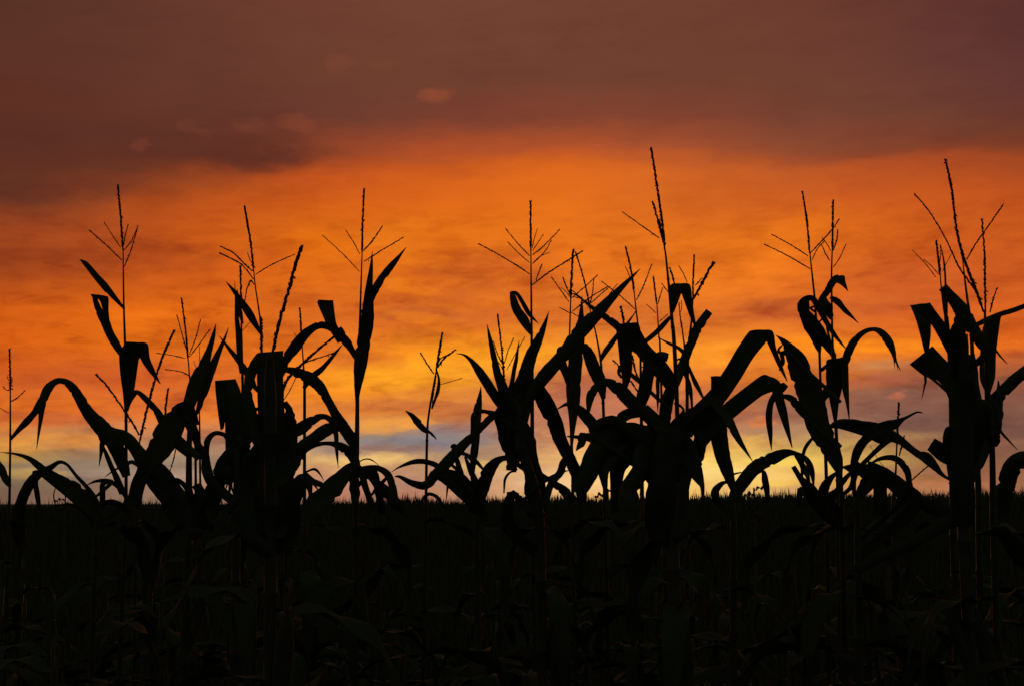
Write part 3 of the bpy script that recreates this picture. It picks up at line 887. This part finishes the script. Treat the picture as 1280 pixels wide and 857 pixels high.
# K2 near
plant('leafy maize plant right of the open gap with blades fanning upward', 4.4,
      cv(8, [(310, 330, 60), (330, 500, 80), (390, 700, 80), (410, 857, 80)]),
      [(8, [(305, 420, 100), (328, 260, 108), (345, 180, 70), (372, 90, 56), (402, 20, 40), (430, -50, 20), (451, -112, 1)]),
       (8, [(300, 340, 40), (258, 270, 50), (222, 165, 36), (197, 60, 22), (184, 0, 14), (174, -52, 1)]),
       (8, [(280, 350, 50), (235, 300, 46), (190, 235, 40), (142, 160, 40), (102, 108, 20), (70, 83, 8), (38, 77, 1)]),
       (8, [(270, 265, 20), (288, 190, 20), (303, 110, 17), (313, 50, 8), (318, 18, 1)]),
       (8, [(375, 260, 50), (440, 165, 62), (520, 75, 62), (560, 20, 70), (620, -50, 62), (700, -138, 44), (780, -222, 26), (858, -300, 1)]),
       (8, [(370, 210, 50), (425, 280, 80), (475, 380, 66), (500, 460, 62), (545, 550, 60), (585, 640, 54), (600, 740, 40)]),
       (8, [(240, 340, 76), (262, 430, 84), (285, 530, 76), (284, 598, 46)]),
       (8, [(300, 380, 100), (335, 460, 110), (362, 540, 86), (385, 640, 90), (400, 800, 120)]),
       (8, [(300, 335, 50), (225, 345, 30), (187, 366, 32), (107, 445, 40), (27, 528, 46), (-53, 612, 46), (-103, 660, 38), (-153, 654, 26), (-205, 630, 12), (-228, 620, 3)]),
       (8, [(280, 550, 24), (240, 545, 30), (205, 570, 46), (172, 620, 58), (150, 690, 62), (120, 790, 60)]),
       (8, [(340, 740, 16), (400, 672, 16), (470, 622, 12), (550, 594, 1)]), (8, [(395, 600, 12), (435, 628, 18), (480, 660, 30), (520, 690, 46), (560, 740, 50)]),
       (8, [(250, 700, 6), (254, 640, 12), (275, 607, 10), (305, 600, 10)]),
       (8, [(430, 740, 30), (460, 660, 30), (500, 605, 34), (512, 565, 32), (528, 532, 12)]),
       (8, [(280, 860, 60), (270, 740, 50), (300, 690, 20)]), (8, [(330, 740, 40), (300, 705, 24), (262, 700, 14)])],
      [(8, [(262, 290), (250, 190), (240, 60), (222, -92)], 14, [([(255, 140), (225, 90), (203, 25)], 9), ([(252, 120), (270, 60), (292, 10)], 8), ([(262, 150), (300, 80), (341, 6)], 6), ([(250, 165), (235, 130), (215, 105)], 6)])],
      seed=16, has_ear=True)
plant('low leafy maize plant beside the lone slim plant, one upright pointed blade, no tassel', 4.9,
      cv(6, [(770, 720, 22), (772, 857, 26)]),
      [(6, [(762, 700, 20), (752, 620, 22), (760, 520, 34), (768, 420, 36), (775, 330, 42), (785, 268, 18), (790, 222, 1)]),
       (6, [(748, 470, 10), (753, 400, 18), (758, 355, 22), (778, 338, 22), (810, 335, 16), (850, 350, 30), (870, 390, 30)]),
       (6, [(775, 790, 46), (748, 720, 50), (720, 660, 52), (690, 622, 44), (640, 608, 28), (600, 625, 18), (575, 650, 10)]),
       (6, [(806, 614, 3), (785, 575, 14), (755, 545, 18), (715, 525, 15), (682, 522, 12)]),
       (6, [(640, 600, 20), (652, 545, 18), (665, 510, 18), (672, 492, 14)]),
       (6, [(640, 560, 16), (645, 620, 16), (634, 738, 2)]), (6, [(715, 660, 26), (695, 590, 26), (680, 545, 20), (668, 520, 8)]),
       (6, [(800, 790, 50), (780, 690, 40), (745, 600, 26), (718, 535, 8)]),
       (6, [(625, 765, 10), (595, 718, 16), (552, 704, 16), (512, 752, 8)]),
       (6, [(640, 620, 20), (600, 580, 26), (545, 560, 24), (490, 560, 22), (430, 580, 10), (388, 606, 1)]),
       (6, [(600, 620, 36), (565, 650, 36), (530, 668, 32), (480, 655, 26), (430, 627, 14), (405, 625, 4)]),
       (6, [(690, 500, 16), (668, 490, 22), (660, 500, 14)])],
      [], low=6, seed=40)
# K
plant('tall slender maize plant left of centre with the most finely branched tassel, ten arms', 5.5,
      cv(7, [(370, 335, 5), (371, 480, 8), (373, 700, 12)]) + cv(8, [(375, 150, 16), (376, 450, 18), (378, 600, 14), (380, 857, 16)]),
      [(7, [(374, 705, 16), (342, 652, 42), (308, 595, 40), (291, 550, 30), (285, 516, 20)]),
       (7, [(275, 520, 290, 545), (290, 513, 296, 528), (315, 522, 305, 535), (345, 568, 325, 570), (372, 615, 355, 622), (404, 659, 402, 658)])],
      [(7, [(370, 335), (369, 220), (368, 117)], 14, [([(365, 438), (300, 395), (215, 345), (138, 304)], 9), ([(365, 357), (310, 300), (258, 236)], 8), ([(363, 386), (315, 345), (268, 296)], 7), ([(376, 322), (385, 280), (399, 237)], 7), ([(378, 332), (400, 300), (425, 262)], 7),
       ([(378, 352), (430, 310), (498, 240)], 9), ([(378, 392), (430, 340), (461, 288)], 8), ([(380, 388), (410, 360), (451, 342)], 7), ([(393, 468), (405, 430), (419, 396)], 9), ([(376, 487), (450, 430), (530, 380), (598, 336)], 11)])],
      seed=17)
# M
plant('maize plant with a dense tassel spike crossing others and a long spindle-shaped blade below it', 6.0,
      cv(7, [(548, 540, 6), (543, 700, 8), (541, 857, 9)]) + cv(8, [(541, 200, 10), (548, 400, 12), (556, 600, 14), (556, 857, 16)]),
      [(8, [(550, 510, 10), (556, 390, 28), (560, 280, 58), (565, 180, 68), (574, 80, 62), (585, -20, 48), (593, -80, 26), (598, -180, 1)]),
       (8, [(540, 225, 14), (520, 150, 38), (498, 85, 30), (500, 55, 18), (530, 58, 16)])],
      [(7, [(548, 545), (552, 440), (559, 334)], 16, [([(540, 562), (500, 505), (463, 453)], 8), ([(545, 530), (528, 495), (513, 453)], 10), ([(552, 545), (610, 495), (666, 444)], 8), ([(556, 605), (630, 545), (711, 495)], 9), ([(548, 525), (575, 535), (640, 592)], 8), ([(543, 612), (522, 600), (499, 588)], 7), ([(545, 540), (530, 520), (508, 500)], 7), ([(548, 608), (580, 625), (612, 640)], 7)])],
      seed=18)
# N
plant('left-leaning maize plant, thin curved bare stalk and spread tassel crossed by the slanting blade', 6.2,
      cv(7, [(635, 600, 5), (655, 680, 7), (673, 770, 9), (682, 830, 11)]) + cv(8, [(686, 180, 13), (694, 340, 14), (696, 500, 14), (700, 857, 16)]),
      [(7, [(682, 822, 14), (705, 780, 24), (745, 725, 22), (790, 672, 14), (840, 604, 2)]),
       (8, [(695, 280, 20), (675, 195, 58), (640, 115, 58), (612, 50, 40), (604, 36, 12)])],
      [(7, [(635, 600), (620, 520), (598, 430), (570, 343)], 11, [([(632, 580), (645, 520), (650, 463)], 8), ([(630, 575), (595, 545), (556, 512)], 8), ([(635, 570), (680, 530), (721, 495)], 8), ([(690, 580), (720, 530), (755, 483)], 7), ([(622, 560), (585, 545), (560, 540)], 7)])],
      seed=19)
# O
plant('maize plant behind the centre with a lean three-armed tassel crossed by the slanting blade tip', 6.0,
      cv(9, [(260, 665, 5), (268, 740, 7), (276, 800, 8)]) + cv(10, [(285, 0, 9), (290, 240, 12), (295, 500, 14), (297, 857, 16)]),
      [(9, [(240, 900, 20), (215, 840, 36), (170, 800, 36), (120, 765, 26), (60, 720, 14), (0, 668, 1)])],
      [(9, [(260, 665), (245, 560), (222, 462)], 13, [([(246, 612), (235, 580), (221, 548)], 7), ([(270, 697), (305, 625), (337, 538)], 9), ([(263, 737), (200, 680), (115, 614)], 8), ([(216, 812), (208, 765), (200, 727)], 18), ([(236, 800), (255, 765), (268, 742)], 6)])],
      seed=20)
# P
plant('small maize plant just left of the tallest tassel with a short dainty tassel', 6.4,
      cv(9, [(361, 715, 5), (366, 790, 6), (370, 857, 7)]) + cv(10, [(375, 50, 9), (383, 370, 12), (385, 857, 14)]),
      [(10, [(376, 140, 8), (366, 190, 17), (365, 260, 15), (365, 335, 2)])],
      [(9, [(361, 715), (352, 650), (346, 596)], 12, [([(365, 715), (375, 680), (386, 644)], 8), ([(357, 755), (340, 738), (314, 716)], 6), ([(370, 795), (390, 778), (409, 760)], 6)])],
      seed=21)
plant('maize plant showing only a cluster of thick tassel arms low behind the drooping folded leaf', 6.1,
      cv(10, [(288, 215, 7), (290, 400, 12), (292, 857, 14)]), [],
      [(10, [(288, 225), (300, 150), (305, 95)], 12, [([(286, 215), (265, 150), (250, 88)], 16), ([(282, 258), (262, 225), (244, 202)], 12), ([(240, 290), (200, 150), (165, 108)], 10)])],
      low=4, seed=22)
plant('maize plant whose thin bare stalk and small tip show just right of the tallest tassel', 6.6,
      cv(9, [(470, 790, 5), (478, 857, 7)]) + cv(10, [(485, 60, 9), (494, 240, 12), (500, 857, 14)]), [],
      [(9, [(472, 820), (464, 760), (460, 712)], 8, [([(468, 750), (472, 720), (470, 700)], 6)])], low=4, seed=23)
# Q tallest
plant('tallest maize plant, its long narrow tassel reaching highest, above an upside-down V leaf', 4.8,
      cv(9, [(392, 440, 7), (402, 510, 9), (415, 640, 12), (430, 800, 16)]) + cv(10, [(436, 0, 18), (447, 200, 20), (452, 400, 20), (455, 857, 20)]),
      [(9, [(431, 780, 425, 772), (418, 720, 440, 745), (416, 660, 458, 700), (425, 626, 468, 672), (465, 622, 470, 668), (508, 627, 472, 672), (518, 685, 482, 700), (528, 760, 512, 780), (542, 832, 538, 830)]),
       (9, [(428, 765, 12), (385, 812, 22), (335, 862, 22), (290, 890, 14)])],
      [(9, [(396, 470), (385, 350), (362, 190), (336, 23)], 16, [([(372, 420), (300, 370), (209, 304)], 9), ([(385, 420), (365, 340), (344, 263)], 16), ([(415, 665), (400, 645), (383, 623)], 8), ([(388, 440), (382, 390), (372, 340)], 12)])],
      seed=24)
# R
plant('maize plant right of the tallest one, short tassel with a thick right arm', 5.6,
      cv(9, [(522, 690, 7), (515, 790, 9)]) + cv(10, [(508, 0, 12), (500, 80, 14), (496, 320, 16), (496, 857, 18)]),
      [(10, [(482, 160, 12), (500, 200, 20), (513, 255, 18), (518, 325, 8)]), (10, [(490, 160, 14), (475, 110, 14), (455, 103, 8), (446, 125, 4)]),
       (10, [(500, 130, 10), (525, 190, 20), (555, 250, 16), (582, 298, 2)]), (10, [(500, 95, 20), (460, 55, 17), (410, 30, 10), (364, 4, 1)])],
      [(9, [(522, 690), (523, 600), (528, 498)], 12, [([(524, 692), (565, 620), (590, 570), (612, 533)], 22), ([(497, 618), (480, 580), (460, 545)], 7), ([(533, 632), (548, 615), (562, 600)], 9), ([(440, 625), (430, 590), (419, 556)], 14)])],
      seed=25)
plant('maize plant with one blunt torn blade sticking up right of the tallest plant', 5.3,
      cv(10, [(395, 440, 20), (395, 857, 30)]),
      [(10, [(385, 430, 44), (405, 300, 56), (440, 210, 50), (478, 120, 42), (515, 30, 42), (545, -40, 42), (595, -110, 36)])],
      seed=26)
# Z near centre
plant('massive maize plant at centre right, its broad arching leaves forming the darkest hood-shaped mass', 3.8,
      cv(10, [(420, 400, 50), (425, 600, 90), (430, 857, 110)]),
      [(10, [(440, 590, 120), (340, 480, 120), (255, 432, 110), (165, 445, 110), (95, 520, 100), (50, 610, 90), (5, 700, 70)]),
       (10, [(300, 440, 80), (200, 450, 130), (150, 520, 90), (125, 600, 50), (130, 680, 20), (136, 745, 3)]),
       (10, [(330, 430, 90), (240, 500, 120), (190, 580, 80), (180, 680, 60), (190, 780, 60)]),
       (10, [(330, 480, 110), (290, 590, 90), (240, 680, 90), (230, 780, 110)]),
       (10, [(440, 450, 80), (470, 390, 90), (520, 350, 66), (570, 350, 66), (620, 385, 84), (640, 450, 80), (658, 540, 70), (680, 620, 50), (705, 700, 16)]),
       (10, [(470, 420, 110), (520, 400, 100), (560, 430, 80), (545, 520, 60), (530, 570, 60)]),
       (10, [(470, 480, 120), (515, 570, 84), (552, 640, 40), (566, 690, 18), (562, 840, 14)]),
       (10, [(540, 370, 50), (590, 310, 70), (640, 250, 70)]),
       (12, [(-150, 345, -90, 430), (-40, 235, 15, 300), (20, 150, 82, 205), (80, 50, 146, 100), (126, -15, 195, 38), (148, -26, 206, 26), (190, -28, 207, 23), (236, -20, 209, 24), (250, 50, 233, 75), (275, 120, 262, 138), (302, 200, 300, 202)]),
       (12, [(-110, 425, -75, 505), (-60, 378, -30, 452), (0, 318, 25, 395), (60, 268, 92, 338), (130, 214, 160, 284), (190, 172, 222, 238), (222, 178, 226, 236), (255, 192, 232, 246), (276, 220, 242, 270), (286, 275, 256, 322), (302, 345, 284, 400), (324, 497, 322, 498)]),
       (12, [(260, 225, 20), (245, 265, 30), (226, 300, 26), (219, 360, 30), (224, 430, 22), (229, 508, 1)]),
       (10, [(590, 290, 40), (645, 325, 44), (690, 395, 40), (730, 465, 26), (788, 558, 1)]),
       (10, [(600, 330, 655, 330), (603, 260, 650, 250), (603, 200, 650, 205), (601, 178, 652, 177)]),
       (10, [(425, 262, 465, 215), (355, 180, 405, 120), (285, 100, 330, 45), (230, 20, 285, -30), (176, -52, 270, -60)]),
       (10, [(176, -52, 272, -58), (182, 0, 260, 10), (190, 70, 250, 80), (195, 120, 252, 130), (204, 180, 246, 180), (207, 230, 228, 235), (208, 272, 212, 275)]),
       (10, [(222, 150, 20), (200, 148, 24), (192, 165, 14), (205, 185, 12)]),
       (10, [(295, 340, 40), (310, 230, 56), (335, 130, 60), (375, 92, 46), (410, 95, 34)]),
       (10, [(310, 320, 40), (350, 375, 44), (385, 440, 40)]),
       (10, [(350, 520, 90), (250, 450, 70), (180, 380, 50), (120, 385, 50), (60, 420, 40)]),
       (10, [(310, 345, 56), (240, 285, 64), (185, 235, 60), (140, 206, 36), (100, 215, 30), (66, 265, 38), (55, 355, 6)]),
       (10, [(120, 450, 60), (80, 400, 60), (35, 350, 50), (0, 318, 34), (-40, 302, 18), (-85, 325, 4)]),
       (10, [(90, 460, 24), (40, 452, 20), (-20, 447, 12), (-42, 445, 3)]), (10, [(60, 455, 30), (28, 474, 34), (0, 510, 3)]),
       (10, [(110, 440, 60), (180, 380, 50), (240, 345, 50), (290, 345, 30)]),
       (10, [(380, 860, 140), (380, 700, 140), (400, 560, 140), (420, 430, 110)]), (10, [(460, 860, 100), (460, 700, 100), (450, 560, 140), (430, 440, 110)]),
       (10, [(400, 470, 90), (395, 400, 60), (410, 350, 30)]),
       (10, [(390, 700, 60), (340, 620, 70), (290, 605, 40), (286, 680, 10)]), (10, [(370, 560, 60), (330, 430, 50), (350, 380, 20)]),
       (10, [(400, 440, 40), (395, 340, 40), (420, 260, 36), (445, 170, 30)]), (10, [(440, 400, 50), (480, 330, 14), (440, 296, 14)])],
      [], seed=27, has_ear=True)
# low arching leaf right of centre
plant('low maize plant right of the hooded mass, one humped leaf above the skyline', 4.5,
      cv(12, [(60, 740, 20), (60, 857, 30)]),
      [(12, [(40, 790, 40), (70, 700, 50), (112, 640, 62), (165, 580, 66), (230, 545, 62), (290, 520, 40), (340, 522, 18), (385, 550, 26), (408, 600, 26), (418, 668, 6)]),
       (12, [(330, 520, 10), (362, 565, 26), (385, 610, 26), (402, 660, 4)]), (12, [(180, 600, 16), (203, 655, 28), (215, 735, 20)]),
       (12, [(110, 605, 3), (60, 615, 9), (20, 650, 9), (-10, 668, 6)]), (12, [(-10, 740, 30), (-20, 690, 40), (10, 655, 20), (40, 650, 8)])],
      seed=28)
# S
plant('left plant of the close pair, tassel leaning left, looped arching top leaf', 5.0,
      cv(11, [(400, 325, 5), (407, 400, 7), (422, 540, 10), (432, 680, 12)]) + cv(12, [(442, 20, 12), (450, 240, 12), (465, 400, 14), (475, 640, 16), (478, 857, 16)]),
      [(11, [(508, 812, 22), (470, 740, 50), (425, 670, 52), (385, 620, 50), (362, 580, 38)]),
       (11, [(446, 792, 10), (430, 730, 44), (400, 660, 60), (372, 605, 50), (364, 565, 34)]),
       (11, [(350, 600, 395, 620), (346, 572, 400, 590), (365, 545, 398, 562), (395, 532, 405, 556), (425, 540, 418, 575), (450, 580, 432, 600), (482, 640, 464, 655), (520, 705, 506, 716), (568, 776, 566, 776)]),
       (11, [(470, 630, 8), (480, 690, 10), (496, 745, 6)]), (11, [(405, 590, 10), (425, 580, 8), (440, 570, 6)]),
       (12, [(455, 300, 14), (472, 255, 38), (490, 215, 24), (500, 205, 8)])],
      [(11, [(400, 345), (392, 240), (382, 160), (368, 73)], 13, [([(393, 357), (320, 310), (231, 261)], 9), ([(403, 415), (300, 355), (200, 306)], 9), ([(403, 345), (450, 295), (500, 240), (531, 194)], 10), ([(412, 373), (435, 325), (465, 292)], 8), ([(392, 240), (391, 205), (388, 175)], 9)])],
      seed=29)
# T
plant('right plant of the close pair, upright tassel and broad blade hanging like a bell', 4.8,
      cv(11, [(501, 335, 6), (498, 440, 8), (500, 640, 10), (505, 810, 12)]) + cv(12, [(513, 330, 14), (520, 450, 16), (526, 640, 18), (528, 857, 20)]),
      [(11, [(496, 640, 10), (450, 570, 26), (478, 515, 30), (508, 468, 32), (532, 452, 26)]),
       (11, [(505, 450, 500, 480), (552, 444, 525, 478), (560, 470, 545, 490), (573, 516, 572, 516)]),
       (11, [(492, 540, 14), (525, 562, 28), (565, 605, 20), (618, 656, 1)]), (11, [(500, 628, 16), (482, 590, 38), (468, 550, 22), (460, 530, 8)]),
       (12, [(508, 378, 522, 378), (490, 290, 532, 290), (474, 200, 545, 230), (474, 140, 548, 170), (478, 106, 545, 120), (520, 100, 545, 140), (566, 97, 546, 180), (574, 200, 546, 235), (577, 290, 560, 290), (579, 372, 577, 372)]),
       (12, [(478, 106, 480, 200), (520, 98, 520, 215), (567, 96, 560, 230)]),
       (11, [(556, 835, 30), (572, 790, 36), (600, 738, 34), (640, 698, 24), (685, 684, 18), (722, 700, 30), (752, 740, 36), (772, 785, 24), (782, 820, 12), (806, 868, 1)]),
       (11, [(772, 790, 10), (778, 830, 5), (780, 862, 1)]), (11, [(776, 790, 10), (788, 830, 6), (794, 866, 1)])],
      [(11, [(502, 335), (503, 220), (505, 113)], 14, [([(506, 332), (520, 290), (526, 243)], 10), ([(506, 407), (535, 365), (561, 306)], 8), ([(490, 378), (470, 345), (453, 305)], 9), ([(494, 334), (475, 300), (456, 275)], 7)])],
      seed=30)
plant('maize plant under the close pair, one very wide blade slanting to a frayed tip', 4.4,
      cv(12, [(540, 620, 16), (545, 857, 26)]),
      [(12, [(538, 625, 20), (518, 560, 62), (482, 480, 90), (440, 390, 116), (408, 290, 124), (375, 190, 112), (345, 110, 96), (312, 60, 54), (285, 25, 26), (250, -5, 1)]),
       (12, [(300, 60, 6), (270, 75, 14), (262, 58, 10), (278, 40, 6)]), (12, [(300, 80, 20), (280, 120, 16), (264, 154, 3)]),
       (12, [(395, 365, 30), (345, 310, 42), (312, 275, 30), (275, 265, 16)]),
       (12, [(440, 428, 8), (395, 475, 14), (370, 530, 16), (366, 625, 12)]),
       (12, [(440, 750, 70), (400, 680, 50), (358, 630, 28), (326, 580, 20)]), (12, [(470, 780, 60), (460, 690, 50), (490, 635, 28), (542, 592, 1)]),
       (12, [(380, 700, 30), (355, 690, 24), (352, 760, 22)]), (12, [(480, 740, 60), (520, 690, 30), (555, 640, 24), (590, 600, 12)])],
      seed=31)
# Y star
plant('low maize plant with a star-like crumpled leaf between the pair and right clump', 4.2,
      cv(12, [(610, 690, 24), (615, 857, 30)]),
      [(12, [(600, 720, 14), (595, 600, 30), (610, 520, 40), (650, 460, 40), (720, 410, 60), (780, 390, 42), (812, 372, 20), (840, 358, 12), (880, 338, 9), (905, 342, 5)]),
       (12, [(485, 405, 6), (520, 392, 36), (570, 392, 44), (630, 405, 56), (690, 430, 66), (740, 440, 56), (790, 455, 40), (857, 500, 24), (910, 535, 20)]),
       (12, [(480, 404, 500, 410), (520, 385, 540, 414), (600, 375, 640, 445), (700, 385, 720, 480), (740, 400, 760, 470)]),
       (14, [(110, 530, 24), (160, 560, 20), (205, 590, 26), (245, 605, 44), (275, 635, 34), (310, 675, 16), (350, 700, 10), (388, 724, 1)]),
       (12, [(857, 770, 60), (800, 690, 62), (740, 635, 64), (675, 608, 66), (605, 590, 54), (545, 582, 6)]),
       (12, [(830, 720, 24), (842, 640, 26), (826, 585, 30), (780, 543, 26), (715, 545, 18), (660, 576, 6)]),
       (12, [(545, 720, 16), (585, 670, 20), (605, 600, 30), (612, 560, 24)]), (12, [(715, 620, 60), (715, 700, 60), (712, 800, 70)]), (12, [(620, 700, 30), (640, 650, 30), (650, 620, 14)]),
       (14, [(330, 857, 60), (240, 790, 60), (150, 720, 52), (80, 670, 46), (10, 640, 40)])],
      seed=32)
# X
plant('small farther maize plant left of the right clump, low tassel spike near the skyline', 6.6,
      cv(14, [(130, 560, 6), (125, 680, 9), (115, 780, 12), (115, 857, 12)]), [],
      [(14, [(130, 565), (134, 480), (138, 395)], 13, [([(140, 600), (150, 560), (159, 522)], 9), ([(100, 665), (60, 620), (25, 562)], 4), ([(180, 706), (225, 665), (265, 633)], 9)])],
      low=4, seed=33)
# W
plant('right-clump maize plant with a small broken tassel behind the blunt blade', 5.5,
      cv(13, [(407, 650, 6), (418, 760, 10)]) + cv(14, [(320, 20, 14), (335, 120, 16), (345, 400, 18), (350, 857, 22)]),
      [(13, [(440, 960, 14), (436, 800, 24), (437, 700, 12), (428, 590, 10), (410, 490, 1)])],
      [(13, [(407, 660), (400, 580), (388, 483)], 20, [([(385, 672), (330, 600), (261, 528)], 8), ([(400, 655), (360, 610), (322, 578)], 8), ([(420, 640), (440, 600), (466, 552)], 7), ([(405, 590), (412, 540), (408, 500)], 9)])],
      seed=34)
# U/V
plant('big right-clump maize plant bearing the thick long tassel spikes spread in a V', 4.0,
      cv(14, [(480, 40, 10), (484, 200, 16), (490, 350, 24), (500, 480, 34), (508, 560, 24), (512, 760, 26), (512, 857, 26)]),
      [(14, [(488, 358, 498, 358), (462, 300, 520, 290), (460, 230, 524, 200), (466, 150, 532, 130), (474, 88, 542, 60), (500, 68, 548, 48)]),
       (14, [(478, 450, 40), (510, 400, 54), (548, 350, 54), (590, 305, 48), (635, 272, 44), (680, 240, 36), (730, 215, 10)]),
       (14, [(505, 560, 30), (522, 500, 40), (530, 440, 44), (542, 380, 20)]), (14, [(530, 370, 10), (533, 330, 12), (532, 302, 4)]),
       (14, [(500, 470, 70), (470, 560, 76), (440, 650, 50), (415, 730, 20)]),
       (14, [(520, 480, 12), (560, 525, 9), (609, 578, 1)]), (14, [(510, 170, 10), (540, 205, 6), (568, 236, 1)]),
       (14, [(515, 560, 20), (525, 540, 34), (515, 500, 40)])],
      [(13, [(640, 857), (600, 740), (560, 640), (520, 520), (492, 390), (470, 200), (437, 46)], 21, [([(628, 792), (560, 690), (505, 610), (440, 470), (350, 320), (273, 228)], 14), ([(650, 860), (648, 700), (645, 550), (632, 362)], 19), ([(675, 860), (688, 800), (712, 732)], 14), ([(550, 577), (600, 490), (670, 390), (745, 282)], 13)])],
      seed=35, has_ear=True)
plant('maize plant in the right clump, bare stalk with a slim tip between the thick spikes', 4.6,
      cv(13, [(528, 570, 6), (540, 680, 10), (555, 800, 14)]) + cv(14, [(425, 100, 15), (435, 330, 18), (442, 480, 22), (455, 760, 26), (455, 857, 26)]),
      [(14, [(430, 92, 14), (475, 68, 22), (530, 45, 20), (590, 25, 20), (650, 5, 20), (720, -10, 4)])],
      [(13, [(530, 590), (526, 565), (520, 530)], 8, [])], seed=36)
plant('broad dark right-clump maize plant with blunt torn leaves to the left', 3.9,
      cv(14, [(392, 120, 40), (392, 400, 84), (394, 857, 90)]),
      [(14, [(480, 200, 30), (462, 150, 52), (430, 95, 56), (395, 40, 60), (360, -10, 50), (312, -68, 38)]),
       (14, [(365, 350, 60), (372, 250, 64), (370, 160, 62), (380, 80, 60), (400, 20, 48)]),
       (14, [(350, 235, 395, 180), (305, 145, 345, 105), (255, 65, 290, 35), (183, 8, 262, -5)]),
       (14, [(183, 6, 264, -4), (205, 60, 265, 60), (222, 120, 265, 120), (234, 170, 258, 180), (242, 200, 252, 195)]),
       (14, [(345, 420, 420, 400), (330, 360, 400, 320), (295, 305, 355, 255), (240, 285, 315, 212), (180, 238, 272, 166)]),
       (14, [(258, 285, 12), (244, 310, 9), (236, 345, 6), (228, 380, 1)]),
       (14, [(396, 880, 100), (392, 600, 90), (394, 430, 96), (392, 300, 90)]), (14, [(430, 600, 60), (440, 450, 90), (400, 330, 80)]), (14, [(440, 440, 60), (430, 300, 50), (415, 200, 50)]),
       (14, [(480, 430, 60), (450, 400, 60), (420, 380, 50)]),
       (14, [(352, 645, 350, 632), (300, 620, 340, 570), (252, 576, 281, 531)]),
       (14, [(352, 500, 14), (332, 500, 26), (327, 560, 28), (334, 620, 20), (335, 692, 1)])],
      seed=37, has_ear=True)
plant('maize plant at the right edge with one broad leaf curving down', 4.4,
      cv(14, [(680, 570, 16), (680, 857, 26)]),
      [(14, [(690, 600, 50), (655, 605, 60), (612, 625, 76), (578, 670, 80), (555, 740, 76), (535, 857, 70)])],
      seed=38)


# ------------------------------------------------------------------ small weeds on the skyline
def weed(px, depth, h, label, seed):
    r = random.Random(seed)
    b = at(px, 640, depth)
    g = ground_z(b.x, depth)
    root = bpy.data.objects.new('weed', None); root.location = (b.x, depth, g)
    col.objects.link(root)
    root['label'] = label; root['category'] = 'weed'; root['group'] = 'weeds poking above the crop'
    top = Vector((b.x, depth, h))
    mb = MB(); mb.tube([Vector((b.x, depth, g)), top], [.009, .006], 6); mb.build('stem', M_WEED, root)
    for k in range(7):
        a = k * 2.4 + r.uniform(-.3, .3)
        z = h - .02 - k * .035
        free_leaf(Vector((b.x, depth, z)), a, r.uniform(.07, .11), .036, r.uniform(.1, .7), 1.3, r).build('leaf', M_WEED, root)


weed(943, 9.5, 1.60, 'small leafy weed above the skyline right of the hooded leaf mass', 1)
weed(760, 9.0, 1.59, 'small leafy weed seen in the gap under the central leaf mass', 2)
weed(81, 14.0, 1.68, 'tiny thin weed above the skyline among arching leaves at the left', 3)


# ------------------------------------------------------------------ shorter plants whose tops stay below the skyline
LOW = 'short maize plants in the shadow below the skyline'


def short_plant(seed):
    r = random.Random(seed)
    root = bpy.data.objects.new('short_maize_plant', None)
    col.objects.link(root)
    h = r.uniform(1.12, 1.25)
    mb = MB()
    pts = [Vector((.015 * math.sin(i + seed), .01 * math.cos(i * 1.3), h * i / 8)) for i in range(9)]
    mb.tube(pts, [.013 - .0009 * i for i in range(9)], 8)
    mb.build('stalk', M_STALK, root)
    a = r.uniform(0, 3.1)
    for i in range(9):
        z = .15 + (h - .2) * i / 8
        up = r.uniform(.5, 1.1) if i < 5 else r.uniform(.2, .6)
        free_leaf(Vector((0, 0, z)), a + math.pi * i + r.uniform(-.6, .6), r.uniform(.5, .8) if i < 6 else r.uniform(.3, .45), r.uniform(.04, .065), up, r.uniform(1.8, 3.0), r).build('leaf', M_LEAF, root)
    return root


protos = [short_plant(s) for s in range(100, 106)]
rr = random.Random(77)
spots = []
for y in (4.0, 4.6, 5.2, 5.9, 6.7, 7.5):
    hw = y * .37
    x = -hw + rr.uniform(0, .3)
    while x < hw:
        spots.append((x, y + rr.uniform(-.25, .25)))
        x += rr.uniform(.42, .75)
for i, (x, y) in enumerate(spots):
    if i < len(protos):
        o = protos[i]
    else:
        src = protos[i % len(protos)]
        o = src.copy(); col.objects.link(o)
        for ch in src.children:
            c = ch.copy(); col.objects.link(c); c.parent = o
    o.location = (x, y, ground_z(x, y))
    o.rotation_euler = (0, 0, rr.uniform(0, 6.28))
    s = rr.uniform(.85, 1.06)
    o.scale = (s, s, s)
    o['label'] = 'short maize plant without tassel lost in the dark below the skyline'
    o['category'] = 'maize plant'
    o['group'] = LOW
